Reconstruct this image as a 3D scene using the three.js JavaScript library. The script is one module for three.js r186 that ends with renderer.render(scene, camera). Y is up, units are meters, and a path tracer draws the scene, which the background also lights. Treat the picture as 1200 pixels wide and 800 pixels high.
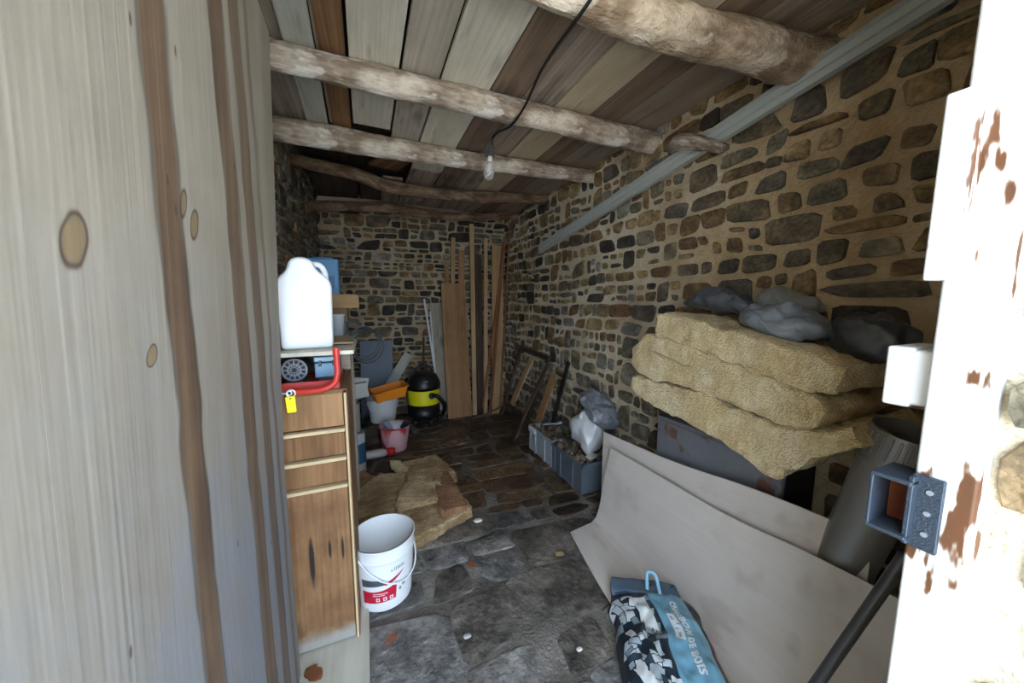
import * as THREE from 'three';
import { RoundedBoxGeometry } from 'three/addons/geometries/RoundedBoxGeometry.js';
import { mergeGeometries, mergeVertices, toCreasedNormals } from 'three/addons/utils/BufferGeometryUtils.js';
import { TessellateModifier } from 'three/addons/modifiers/TessellateModifier.js';

// ---------------------------------------------------------------- camera, sky, exposure
const scene = new THREE.Scene();
const camera = new THREE.PerspectiveCamera(90, 1.5, 0.02, 60);
camera.rotation.order = 'YXZ';
camera.position.set(0, 1.4, 0);
camera.rotation.set(-6.42 * Math.PI / 180, -23.14 * Math.PI / 180, 0);
scene.background = new THREE.Color(0.76, 0.93, 1.18);          // even overcast daylight
const renderer = new THREE.WebGLRenderer({ antialias: true });
renderer.toneMapping = THREE.LinearToneMapping;
renderer.toneMappingExposure = 8.4;
const bounceSun = new THREE.DirectionalLight('#fff8ee', 3.4);                // unseen sun added behind the shed; yard bounce brightens ceiling and back wall
bounceSun.position.set(-4, 9, -7); bounceSun.target.position.set(0, 0, 0); bounceSun.castShadow = true; bounceSun.shadow.radius = 1;
Object.assign(bounceSun.shadow.camera, { left: -14, right: 14, top: 14, bottom: -14, near: 0.5, far: 40 }); bounceSun.shadow.mapSize.set(2048, 2048);
scene.add(bounceSun, bounceSun.target);
renderer.shadowMap.enabled = true;

// ---------------------------------------------------------------- random, noise, textures
function rng(seed) { let a = seed >>> 0; return () => { a = (a + 0x6D2B79F5) >>> 0; let t = a; t = Math.imul(t ^ (t >>> 15), t | 1); t ^= t + Math.imul(t ^ (t >>> 7), t | 61); return ((t ^ (t >>> 14)) >>> 0) / 4294967296; }; }
const hash = (x, y, s) => { let h = Math.imul(x, 374761393) ^ Math.imul(y, 668265263) ^ Math.imul(s, 1442695041); h = Math.imul(h ^ (h >>> 13), 1274126177); return ((h ^ (h >>> 16)) >>> 0) / 4294967296; };
const sm = (t) => t * t * (3 - 2 * t), lerp = (a, b, t) => a + (b - a) * t, clamp = (v, a = 0, b = 1) => Math.min(b, Math.max(a, v));
const step = (a, b, v) => sm(clamp((v - a) / (b - a)));
function vn(x, y, px, py, s) {                                   // value noise, periodic in px, py
  const xi = Math.floor(x), yi = Math.floor(y), fx = sm(x - xi), fy = sm(y - yi);
  const m = (v, p) => ((v % p) + p) % p, x0 = m(xi, px), x1 = m(xi + 1, px), y0 = m(yi, py), y1 = m(yi + 1, py);
  return lerp(lerp(hash(x0, y0, s), hash(x1, y0, s), fx), lerp(hash(x0, y1, s), hash(x1, y1, s), fx), fy);
}
function fbm(u, v, fx, fy, oct, s) { let a = 0.5, t = 0, n = 0; for (let i = 0; i < oct; i++) { t += a * vn(u * fx, v * fy, fx, fy, s + i * 17); n += a; a *= 0.55; fx *= 2; fy *= 2; } return t / n; }
function h3(x, y, z, s) { return hash(x + z * 57, y + z * 131, s); }
function n3(x, y, z, s = 1) {
  const xi = Math.floor(x), yi = Math.floor(y), zi = Math.floor(z), fx = sm(x - xi), fy = sm(y - yi), fz = sm(z - zi);
  const c = (k) => lerp(lerp(h3(xi, yi, zi + k, s), h3(xi + 1, yi, zi + k, s), fx), lerp(h3(xi, yi + 1, zi + k, s), h3(xi + 1, yi + 1, zi + k, s), fx), fy);
  return lerp(c(0), c(1), fz) * 2 - 1;
}
const rgb = (hex) => { const n = parseInt(hex.slice(1), 16); return [(n >> 16 & 255) / 255, (n >> 8 & 255) / 255, (n & 255) / 255]; };
const mix = (a, b, t) => [lerp(a[0], b[0], t), lerp(a[1], b[1], t), lerp(a[2], b[2], t)];
const mul = (a, k) => [a[0] * k, a[1] * k, a[2] * k];
function tex(w, h, f, srgb = true) {                             // f(u, v) gives a colour in sRGB 0..1 or one grey value
  const d = new Uint8Array(w * h * 4);
  for (let j = 0; j < h; j++) for (let i = 0; i < w; i++) {
    let c = f((i + 0.5) / w, (j + 0.5) / h); if (typeof c === 'number') c = [c, c, c];
    const k = (j * w + i) * 4; d[k] = clamp(c[0]) * 255; d[k + 1] = clamp(c[1]) * 255; d[k + 2] = clamp(c[2]) * 255; d[k + 3] = 255;
  }
  const t = new THREE.DataTexture(d, w, h); t.wrapS = t.wrapT = THREE.RepeatWrapping; t.magFilter = THREE.LinearFilter; t.minFilter = THREE.LinearMipmapLinearFilter; t.generateMipmaps = true;
  if (srgb) t.colorSpace = THREE.SRGBColorSpace; t.needsUpdate = true; return t;
}
function rep(t, su, sv) { const c = t.clone(); c.repeat.set(1 / su, 1 / sv); c.needsUpdate = true; return c; }    // su, sv: metres per repeat
const std = (o) => new THREE.MeshStandardMaterial({ roughness: 0.85, ...o });
const plain = (hex, roughness = 0.6, metalness = 0, more = {}) => std({ color: hex, roughness, metalness, ...more });

function woodTex(s, light, dark, k = 1, w = 256, h = 512, stain = 0) {           // grain runs along v
  const L = rgb(light), D = rgb(dark);
  return tex(w, h, (u, v) => {
    const bend = (fbm(u, v, 3, 2, 2, s + 5) - 0.5) * 0.12, uu = u + bend;
    const g = fbm(uu - Math.floor(uu), v, 48, 3, 2, s), b = fbm(uu - Math.floor(uu), v, 7, 1, 2, s + 31), m = fbm(u, v, 5, 9, 4, s + 77);
    let c = mix(L, D, clamp((g - 0.5) * 0.7 * k + (b - 0.5) * 0.9 * k + 0.35 + (m - 0.5) * 0.5));
    if (stain) c = mix(c, mul(D, 0.5), stain * step(0.58, 0.8, fbm(u, v, 4, 3, 4, s + 200)));
    return c;
  });
}
const woodBump = tex(256, 512, (u, v) => 0.6 * fbm(u, v, 64, 4, 2, 901) + 0.4 * fbm(u, v, 20, 24, 3, 902), false);
const fineBump = tex(512, 512, (u, v) => fbm(u, v, 24, 24, 5, 911), false);
const woodMat = (t, color = '#ffffff', r = 0.85, su = 0.35, sv = 1.3) => std({ map: rep(t, su, sv), color, roughness: r, bumpMap: rep(woodBump, su, sv), bumpScale: 0.0016 });

const T = {
  pale: woodTex(11, '#e6decb', '#b5ab98', 0.6, 256, 512, 0.35), grey: woodTex(12, '#cbbfae', '#93887a', 0.8, 256, 512, 0.4),
  brown: woodTex(13, '#b3a391', '#786a5d', 1.1, 256, 512, 0.5), orange: woodTex(14, '#946c48', '#553a24', 1.1),
  ply: woodTex(15, '#a9825a', '#7d5a38', 0.8, 256, 512, 0.25), pine: woodTex(16, '#c2a27a', '#94734c', 0.9), red: woodTex(17, '#8d5836', '#5f3821', 1),
  dark: woodTex(18, '#5a4636', '#2b211a', 1.2, 256, 512, 0.4), cabinet: woodTex(19, '#b08a5f', '#7c5a38', 0.9, 256, 512, 0.3),
};
const M = {
  pale: woodMat(T.pale), grey: woodMat(T.grey), brown: woodMat(T.brown), orange: woodMat(T.orange), ply: woodMat(T.ply), pine: woodMat(T.pine), red: woodMat(T.red),
  dark: woodMat(T.dark), cabinet: woodMat(T.cabinet, '#d6cdc6'), whitewood: woodMat(T.pale, '#dfe6ea'),
  paleB: woodMat(T.pale, '#e6dccb'), greyB: woodMat(T.grey, '#d6cdc4'), brownB: woodMat(T.brown, '#cdbfb4'), ledge: woodMat(T.pale, '#f5e4c6'),
};

// ---------------------------------------------------------------- objects
const used = new Map();
function numbered(name) { const n = used.get(name) ?? 0; used.set(name, n + 1); return n ? name + '_' + String(n).padStart(3, '0') : name; }
function shadow(o) { o.castShadow = o.receiveShadow = true; return o; }
function thing(name, label, category, p = [0, 0, 0], ry = 0, group) {
  const o = new THREE.Group(); o.name = numbered(name); o.position.set(...p); o.rotation.y = ry; o.userData = { label, category };
  if (group) o.userData.group = group; scene.add(o); return o;
}
function part(parent, name, geo, mat, p, r, label) {
  const m = shadow(new THREE.Mesh(geo, mat)); m.name = name; if (p) m.position.set(...p); if (r) m.rotation.set(...r); if (label) m.userData.label = label; parent.add(m); return m;
}
function solo(name, label, category, geo, mat, p, r, group) {
  const m = part(scene, numbered(name), geo, mat, p, r); m.userData = { label, category }; if (group) m.userData.group = group; return m;
}
function struct(name, geo, mat, p) { const m = part(scene, name, geo, mat, p); m.userData = { kind: 'structure' }; return m; }

// ---------------------------------------------------------------- geometry helpers
function boxUV(g, off = [0, 0], longAxis) {                      // metres; the long axis becomes v
  if (g.index) g = g.toNonIndexed(); g.computeVertexNormals(); return projUV(g, off, longAxis);
}
function projUV(g, off = [0, 0], longAxis) {
  g.computeBoundingBox(); const s = g.boundingBox.getSize(new THREE.Vector3()), P = g.attributes.position, uv = new Float32Array(P.count * 2);
  if (longAxis === undefined) longAxis = s.x >= s.y && s.x >= s.z ? 0 : s.y >= s.z ? 1 : 2;
  const a = new THREE.Vector3(), b = new THREE.Vector3(), c = new THREE.Vector3(), n = new THREE.Vector3();
  for (let i = 0; i < P.count; i += 3) {
    a.fromBufferAttribute(P, i); b.fromBufferAttribute(P, i + 1); c.fromBufferAttribute(P, i + 2); n.copy(b).sub(a).cross(c.clone().sub(a));
    const m = [Math.abs(n.x), Math.abs(n.y), Math.abs(n.z)], ax = m[0] >= m[1] && m[0] >= m[2] ? 0 : m[1] >= m[2] ? 1 : 2;
    let [p, q] = [0, 1, 2].filter((k) => k !== ax); if (p === longAxis) [p, q] = [q, p];
    [a, b, c].forEach((v, k) => { const e = v.toArray(); uv[(i + k) * 2] = e[p] + off[0]; uv[(i + k) * 2 + 1] = e[q] + off[1]; });
  }
  g.setAttribute('uv', new THREE.BufferAttribute(uv, 2)); return g;
}
let uvSeed = 1; const uvOff = () => { uvSeed++; return [hash(uvSeed, 3, 7) * 5, hash(uvSeed, 5, 9) * 5]; };
function bev(w, h, d, b = 0.003, longAxis) {                     // box with chamfered edges, faceted
  b = Math.min(b, w / 3, h / 3, d / 3);
  return projUV(new RoundedBoxGeometry(w, h, d, 1, b), uvOff(), longAxis);
}
const rbox = (w, h, d, r, seg = 3) => new RoundedBoxGeometry(w, h, d, seg, Math.min(r, w / 2.01, h / 2.01, d / 2.01));
function wobble(g, amp, f, s = 1, keepUV = false) {              // pushes vertices about by 3D noise, seams stay closed
  if (!keepUV) { g.deleteAttribute('uv'); } g.deleteAttribute('normal'); g = mergeVertices(g, 1e-5);
  const P = g.attributes.position;
  for (let i = 0; i < P.count; i++) {
    const x = P.getX(i) * f, y = P.getY(i) * f, z = P.getZ(i) * f, k = (o) => amp * (n3(x, y, z, s + o) + 0.5 * n3(x * 2.3, y * 2.3, z * 2.3, s + o + 9));
    P.setXYZ(i, P.getX(i) + k(1), P.getY(i) + k(2), P.getZ(i) + k(3));
  }
  g.computeVertexNormals(); return g;
}
function smoothProj(g, off, ax) { const n = g.toNonIndexed(); return projUV(n, off ?? uvOff(), ax); }   // keeps smooth normals
const V = (x, y, z) => new THREE.Vector3(x, y, z);
const curve = (pts) => new THREE.CatmullRomCurve3(pts.map((p) => V(...p)));
const tube = (pts, r, n = 40, k = 8) => new THREE.TubeGeometry(curve(pts), n, r, k, false);
function rod(a, b, r, k = 10, r2 = r) { const A = V(...a), B = V(...b), d = B.clone().sub(A), g = new THREE.CylinderGeometry(r2, r, d.length(), k); g.applyQuaternion(new THREE.Quaternion().setFromUnitVectors(V(0, 1, 0), d.clone().normalize())); const m = A.add(B).multiplyScalar(0.5); g.translate(m.x, m.y, m.z); return g; }
function barGeo(a, b, w, t, face = [0, 0, 1], bv = 0.003) {      // rectangular bar a -> b, width w across, thickness t along face
  const A = V(...a), B = V(...b), y = B.clone().sub(A), L = y.length(); y.normalize(); let z = V(...face); z.addScaledVector(y, -z.dot(y)).normalize(); const x = y.clone().cross(z);
  const g = bev(w, L, t, bv, 1); g.applyMatrix4(new THREE.Matrix4().makeBasis(x, y, z)); const m = A.add(B).multiplyScalar(0.5); g.translate(m.x, m.y, m.z); return g;
}
const merge = (...gs) => mergeGeometries(gs.flat().map((g) => { const n = g.index ? g.toNonIndexed() : g; if (!n.attributes.uv) n.setAttribute('uv', new THREE.BufferAttribute(new Float32Array(n.attributes.position.count * 2), 2)); if (!n.attributes.normal) n.computeVertexNormals(); return n; }));
const lathe = (pts, n = 36) => new THREE.LatheGeometry(pts.map((p) => new THREE.Vector2(...p)), n);
function log(pts, radii, s, rough = 0.18, nSeg = 90, nR = 16) {  // crooked round log with knots and closed ends
  const c = curve(pts), pos = [], uv = [], idx = [], L = c.getLength(), fr = c.computeFrenetFrames(nSeg, false);
  for (let i = 0; i <= nSeg; i++) {
    const t = i / nSeg, p = c.getPointAt(t), rt = t * (radii.length - 1), k = Math.min(radii.length - 2, Math.floor(rt)), R = lerp(radii[k], radii[k + 1], rt - k);
    for (let j = 0; j <= nR; j++) {
      const a = j / nR * Math.PI * 2, ca = Math.cos(a), sa = Math.sin(a);
      const r = R * (1 + rough * n3(ca * 1.2 + 7, sa * 1.2, t * L * 5, s) + rough * 0.4 * n3(ca * 4, sa * 4, t * L * 22, s + 3));
      const q = p.clone().addScaledVector(fr.normals[i], ca * r).addScaledVector(fr.binormals[i], sa * r);
      pos.push(q.x, q.y, q.z); uv.push(j / nR * 0.4, t * L);
    }
  }
  for (let i = 0; i < nSeg; i++) for (let j = 0; j < nR; j++) { const a = i * (nR + 1) + j, b = a + nR + 1; idx.push(a, a + 1, b, b, a + 1, b + 1); }
  for (const e of [0, nSeg]) { const k = pos.length / 3, p = c.getPointAt(e / nSeg); pos.push(p.x, p.y, p.z); uv.push(0, 0); for (let j = 0; j < nR; j++) { const a = e * (nR + 1) + j; e ? idx.push(k, a, a + 1) : idx.push(k, a + 1, a); } }
  const g = new THREE.BufferGeometry(); g.setAttribute('position', new THREE.Float32BufferAttribute(pos, 3)); g.setAttribute('uv', new THREE.Float32BufferAttribute(uv, 2)); g.setIndex(idx); g.computeVertexNormals();
  const v1 = V(pos[0], pos[1], pos[2]).sub(c.getPointAt(0)); if (v1.dot(V(g.attributes.normal.getX(nR * 4), g.attributes.normal.getY(nR * 4), g.attributes.normal.getZ(nR * 4))) < -9) idx.reverse();
  return g;
}
function clip(poly, nx, ny, d) {                                 // keeps x*nx + y*ny <= d
  const o = []; for (let i = 0; i < poly.length; i++) {
    const a = poly[i], b = poly[(i + 1) % poly.length], da = a[0] * nx + a[1] * ny - d, db = b[0] * nx + b[1] * ny - d;
    if (da <= 0) o.push(a); if ((da < 0 && db > 0) || (da > 0 && db < 0)) { const t = da / (da - db); o.push([lerp(a[0], b[0], t), lerp(a[1], b[1], t)]); }
  } return o;
}
const area = (p) => { let s = 0; for (let i = 0; i < p.length; i++) { const a = p[i], b = p[(i + 1) % p.length]; s += a[0] * b[1] - a[1] * b[0]; } return s / 2; };
const chaikin = (p, q = 0.27) => p.flatMap((a, i) => { const b = p[(i + 1) % p.length]; return [[lerp(a[0], b[0], q), lerp(a[1], b[1], q)], [lerp(a[0], b[0], 1 - q), lerp(a[1], b[1], 1 - q)]]; });
function thin(p, d) { const o = []; for (const a of p) if (!o.length || Math.hypot(a[0] - o[o.length - 1][0], a[1] - o[o.length - 1][1]) > d) o.push(a); return o; }

// Irregular stones filling a w x h rectangle: wavy courses of single and stacked stones, ragged quads with eased corners
function stoneCells(w, h, s, o) {
  const R = rng(s), out = [], rect = [];
  let y = -o.rowH * 0.6 * R();
  while (y < h) {
    const rh = o.rowH * (0.75 + 1.0 * R()); let x = -o.len * R();
    while (x < w) {
      const l = o.len * (0.4 + 1.2 * R()) * (o.grow ? 1 + 0.4 * step(o.grow[0], o.grow[1], x) : 1), longest = o.longest ?? (rh > o.rowH * 1.05 ? 0.3 : 0.26);
      if (rh > o.rowH * 1.05 && R() < (o.split ?? 0.75)) { const f = 0.33 + 0.34 * R(); for (const [a, b] of [[0, f], [f, 1]]) if (l > o.len * 0.85 && R() < (l > 0.24 && !o.longest ? 0.85 : 0.5)) { const q = 0.35 + 0.3 * R(); rect.push([x, x + l * q, y + rh * a, y + rh * b], [x + l * q, x + l, y + rh * a, y + rh * b]); } else rect.push([x, x + l, y + rh * a, y + rh * b]); }
      else if (l > longest) { const q = 0.4 + 0.2 * R(); rect.push([x, x + l * q, y, y + rh], [x + l * q, x + l, y, y + rh]); } else rect.push([x, x + l, y, y + rh]);
      x += l;
    }
    y += rh;
  }
  const wy = (x, y) => o.wave * (n3(x * 1.7, y * 1.9, 0.5, s) + 0.4 * n3(x * 5, y * 5, 1.5, s)), wx = (x, y) => o.wave * 0.8 * n3(x * 3, y * 6, 7.5, s);
  for (const [x0, x1, y0, y1] of rect) {
    const g = o.gap * (0.35 + 0.9 * R()) / 2, W = x1 - x0 - 2 * g, H = y1 - y0 - 2 * g; if (W < 0.02 || H < 0.018) continue;
    const j = () => (R() - 0.5), c = [[x0 + g, y0 + g], [x1 - g, y0 + g], [x1 - g, y1 - g], [x0 + g, y1 - g]].map(([a, b], i) => { const cut = R() < 0.3 ? 0.22 * R() : 0; return [a + j() * o.rag * W + (i === 0 || i === 3 ? cut : -cut) * W, b + j() * o.rag * H + (i < 2 ? cut : -cut) * H * 0.7]; });
    let p = []; c.forEach((q, i) => { const n = c[(i + 1) % 4], e = 0.05 * (R() - 0.25); p.push(q); p.push([lerp(q[0], n[0], 0.5) + (n[1] - q[1]) * e, lerp(q[1], n[1], 0.5) - (n[0] - q[0]) * e]); });
    p = p.map(([a, b]) => [a + wx(a, b), b + wy(a, b)]);
    for (const [nx, ny, d] of [[-1, 0, -0.004], [1, 0, w - 0.004], [0, -1, -0.004], [0, 1, h - 0.004]]) p = clip(p, nx, ny, d);
    if (p.length < 3 || area(p) < o.min) continue;
    p = thin(chaikin(p, o.round ?? 0.3), 0.012); if (p.length < 5) continue;
    const cx = p.reduce((t, q) => t + q[0], 0) / p.length, cy = p.reduce((t, q) => t + q[1], 0) / p.length;
    out.push({ p: p.map(([a, b]) => [a - cx, b - cy]), cx, cy, a: area(p), r: R() });
  }
  return out;
}
function stoneGeo(c, R, depth, sink, flat) {                     // local x, y in the face, z outwards
  const n = c.p.length, pos = [], uv = [], idx = [], ox = R() * 9, oy = R() * 9, tx = (R() - 0.5) * flat, ty = (R() - 0.5) * flat;
  const ring = (k, z, j) => c.p.forEach(([x, y]) => { const X = x * k, Y = y * k; pos.push(X, Y, z + X * tx + Y * ty + (R() - 0.5) * j); uv.push(X + ox, Y + oy); });
  ring(1, -sink, 0); ring(1, depth * 0.55, 0.002); ring(0.94, depth * 0.92, 0.003); ring(0.55, depth, 0.008); pos.push(0, 0, depth * (0.85 + R() * 0.4)); uv.push(ox, oy);
  for (let r = 0; r < 3; r++) for (let i = 0; i < n; i++) { const a = r * n + i, b = r * n + (i + 1) % n; idx.push(a, b, a + n, b, b + n, a + n); }
  for (let i = 0; i < n; i++) idx.push(3 * n + i, 3 * n + (i + 1) % n, 4 * n);
  const g = new THREE.BufferGeometry(); g.setAttribute('position', new THREE.Float32BufferAttribute(pos, 3)); g.setAttribute('uv', new THREE.Float32BufferAttribute(uv, 2)); g.setIndex(idx); return toCreasedNormals(g.toNonIndexed(), 0.42);
}
camera.updateMatrixWorld(); camera.aspect = 1.5; camera.updateProjectionMatrix();
const eye = camera.position.clone();
function addStones(wall, frame, cells, s, mats, pick, o) {       // frame: Matrix4 from wall-local (u, v, n) to world
  const R = rng(s), N = V(0, 0, 1).transformDirection(frame), list = [], rest = new Map();
  for (const c of cells) {
    if (o.skip && o.skip(c.cx, c.cy)) continue;
    const P = V(c.cx, c.cy, 0).applyMatrix4(frame), q = P.clone().project(camera), d = eye.clone().sub(P), D = d.length();
    const inView = P.clone().applyMatrix4(camera.matrixWorldInverse).z < 0 && Math.abs(q.x) < 1.12 && Math.abs(q.y) < 1.15;
    const g = stoneGeo(c, R, o.depth * (0.55 + 0.8 * R()), 0.015, o.flat ?? 0.05), m = mats[pick(c, R)];
    list.push({ c, g, m, size: inView ? c.a * Math.abs(d.dot(N)) / D ** 3 : 0, P });
  }
  list.sort((a, b) => b.size - a.size); const inv = new THREE.Matrix4();
  list.forEach(({ c, g, m, size }, i) => {
    const F = frame.clone().multiply(new THREE.Matrix4().makeTranslation(c.cx, c.cy, 0));
    if (i < 300 && size > 0) { const e = part(wall, 'stone', g, m); F.decompose(e.position, e.quaternion, e.scale); }
    else { g.applyMatrix4(F); if (!rest.has(m)) rest.set(m, []); rest.get(m).push(g); }
  });
  let k = 0; if (rest.size) { const ms = [...rest.keys()], gs = ms.map((m) => mergeGeometries(rest.get(m))); const all = mergeGeometries(gs, true); const e = part(wall, 'small_stones', all, ms); e.userData.kind = 'stuff'; }
}
// mortar face: subdivided plane with bumps, in wall-local coordinates, backed by a thick slab
function mortar(w, h, frame, amp, thick, s, seg = 0.035, tint) {
  const g = new THREE.PlaneGeometry(w, h, Math.round(w / seg), Math.round(h / seg)); g.translate(w / 2, h / 2, 0); const P = g.attributes.position, uv = g.attributes.uv;
  for (let i = 0; i < P.count; i++) { const x = P.getX(i), y = P.getY(i); P.setZ(i, amp * (n3(x * 9, y * 9, 0, s) + 0.6 * n3(x * 23, y * 23, 4, s))); uv.setXY(i, x, y); }
  g.computeVertexNormals(); const b = new THREE.BoxGeometry(w + 0.3, h + 0.02, thick).translate(w / 2, h / 2, -thick / 2 - amp * 1.6 - 0.001); if (tint) for (const q of [g, b]) { const Q = q.attributes.position, c = new Float32Array(Q.count * 3); for (let i = 0; i < Q.count; i++) c.set(tint(Q.getX(i), Q.getY(i)), i * 3); q.setAttribute('color', new THREE.BufferAttribute(c, 3)); }
  const m = merge(g, b); m.applyMatrix4(frame); return m;
}
const basis = (o, u, v, n) => new THREE.Matrix4().makeBasis(V(...u), V(...v), V(...n)).setPosition(...o);

// ---------------------------------------------------------------- stone materials
const stoneTex = tex(512, 512, (u, v) => { const a = fbm(u, v, 6, 8, 5, 41), b = fbm(u, v, 40, 40, 3, 42), c = fbm(u, v, 3, 3, 3, 43); const k = 0.55 + 0.75 * (a - 0.3) + 0.35 * (b - 0.5); return [k * (1 + 0.10 * (c - 0.5)), k, k * (1 - 0.25 * (c - 0.5))].map((x) => x * 1.05); });
const stoneMat = (hex, r = 0.88) => std({ map: rep(stoneTex, 0.45, 0.45), color: hex, roughness: r, bumpMap: rep(fineBump, 0.3, 0.3), bumpScale: 0.006 });
const wallStones = ['#c6ab7c', '#a88a60', '#a0967a', '#857a69', '#5d564b', '#96714f', '#b2aa9a', '#958469', '#bca077', '#4a443a'].map((c) => stoneMat(c));
const mortarTex = tex(512, 512, (u, v) => { const a = fbm(u, v, 5, 5, 5, 51), b = fbm(u, v, 48, 48, 3, 52); return mix(rgb('#c8b798'), rgb('#f0e5cf'), clamp(0.5 + (a - 0.5) * 1.6 + (b - 0.5) * 0.6)); });
const mortarMat = std({ map: rep(mortarTex, 0.9, 0.9), roughness: 0.95, bumpMap: rep(fineBump, 0.25, 0.25), bumpScale: 0.008 });
const mortarTinted = mortarMat.clone(); mortarTinted.vertexColors = true;      // browner, darker mortar tint towards the door end
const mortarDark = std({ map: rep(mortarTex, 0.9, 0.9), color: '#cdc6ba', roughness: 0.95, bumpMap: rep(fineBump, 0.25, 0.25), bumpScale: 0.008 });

// ---------------------------------------------------------------- the room shell
const XR = 1.72, XL = -0.47, ZB = -4.22, HW = 2.665;
// right wall, facing -x; u runs towards the camera from z = -4.6
{
  const F = basis([XR, 0, -4.62], [0, 0, 1], [0, 1, 0], [-1, 0, 0]);
  const w = struct('wall_right', mortar(4.45, HW, F, 0.006, 0.4, 61, 0.035, (x, y) => mix([1, 1, 1], [0.76, 0.65, 0.51], step(2.5, 3.5, x + 0.5 * n3(x * 3, y * 3, 2, 9)) * step(0.7, 1.3, y))), mortarTinted);
  const cells = stoneCells(4.44, HW, 71, { rowH: 0.125, len: 0.142, gap: 0.033, min: 0.0008, rag: 0.26, wave: 0.035, round: 0.27, grow: [2.4, 3.6] });
  addStones(w, F, cells, 72, wallStones, (c, R) => { const lo = c.cy < 0.75 + 0.55 * R() && c.cx < 3.3, r = R(); if (c.cx > 2.9 + 0.5 * R() && !lo) return r < 0.28 ? 1 : r < 0.5 ? 7 : r < 0.66 ? 8 : r < 0.76 ? 2 : r < 0.86 ? 3 : r < 0.93 ? 4 : 0; if (lo) return r < 0.35 ? 6 : r < 0.6 ? 2 : r < 0.8 ? 7 : r < 0.92 ? 1 : 3; return r < 0.17 ? 0 : r < 0.4 ? 1 : r < 0.5 ? 2 : r < 0.62 ? 3 : r < 0.76 ? 4 : r < 0.81 ? 5 : r < 0.86 ? 6 : r < 0.94 ? 7 : r < 0.97 ? 8 : 9; }, { depth: 0.018 });
}
// back wall, turned a little so that its left end lies deeper
{
  const A = V(XL - 0.05, 0, -4.58), B = V(XR + 0.05, 0, ZB), u = B.clone().sub(A), L = u.length(); u.normalize(); const n = u.clone().cross(V(0, 1, 0));
  const F = basis(A.toArray(), u.toArray(), [0, 1, 0], n.toArray());
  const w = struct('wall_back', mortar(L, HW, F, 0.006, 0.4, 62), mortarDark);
  const cells = stoneCells(L, HW, 73, { rowH: 0.095, len: 0.2, gap: 0.023, min: 0.0008, rag: 0.2, wave: 0.02, round: 0.27 });
  addStones(w, F, cells, 74, wallStones, (c, R) => { const r = R(); return r < 0.2 ? 4 : r < 0.38 ? 9 : r < 0.55 ? 3 : r < 0.7 ? 7 : r < 0.82 ? 1 : r < 0.9 ? 2 : r < 0.96 ? 6 : 5; }, { depth: 0.02 });
}
// left wall, facing +x; u runs away from the camera
{
  const F = basis([XL, 0, -0.15], [0, 0, -1], [0, 1, 0], [1, 0, 0]);
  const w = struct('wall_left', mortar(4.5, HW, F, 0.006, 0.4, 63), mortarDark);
  const cells = stoneCells(4.5, HW, 75, { rowH: 0.1, len: 0.19, gap: 0.028, min: 0.0008, rag: 0.2, wave: 0.02 });
  addStones(w, F, cells, 76, wallStones, (c, R) => { const r = R(); return r < 0.25 ? 2 : r < 0.5 ? 3 : r < 0.7 ? 7 : r < 0.85 ? 4 : 1; }, { depth: 0.016, skip: (u) => u < 1.2 });
}
// front wall with the doorway; the camera stands in it
{
  const bx = (x0, x1, y0, y1, z0, z1) => new THREE.BoxGeometry(x1 - x0, y1 - y0, z1 - z0).translate((x0 + x1) / 2, (y0 + y1) / 2, (z0 + z1) / 2);
  const w = struct('wall_front', merge(boxUV(bx(0.81, 2.1, -0.1, 2.665, -0.2, -0.15)), boxUV(bx(0.76, 2.1, -0.1, 2.665, -0.15, 0.36)), boxUV(bx(-0.9, -0.34, -0.1, 2.665, -0.2, 0.36)), boxUV(bx(-0.34, 0.81, 2.3, 2.665, -0.2, 0.36))), mortarMat);
  const F = basis([0.76, 0, -0.145], [0, 0, 1], [0, 1, 0], [-1, 0, 0]);
  addStones(w, F, stoneCells(0.5, 2.28, 77, { rowH: 0.16, len: 0.2, gap: 0.03, min: 0.003, rag: 0.2, wave: 0.02 }), 78, wallStones, (c, R) => [6, 0, 2, 7, 6, 8][Math.floor(R() * 6)], { depth: 0.016 });
}
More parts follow.
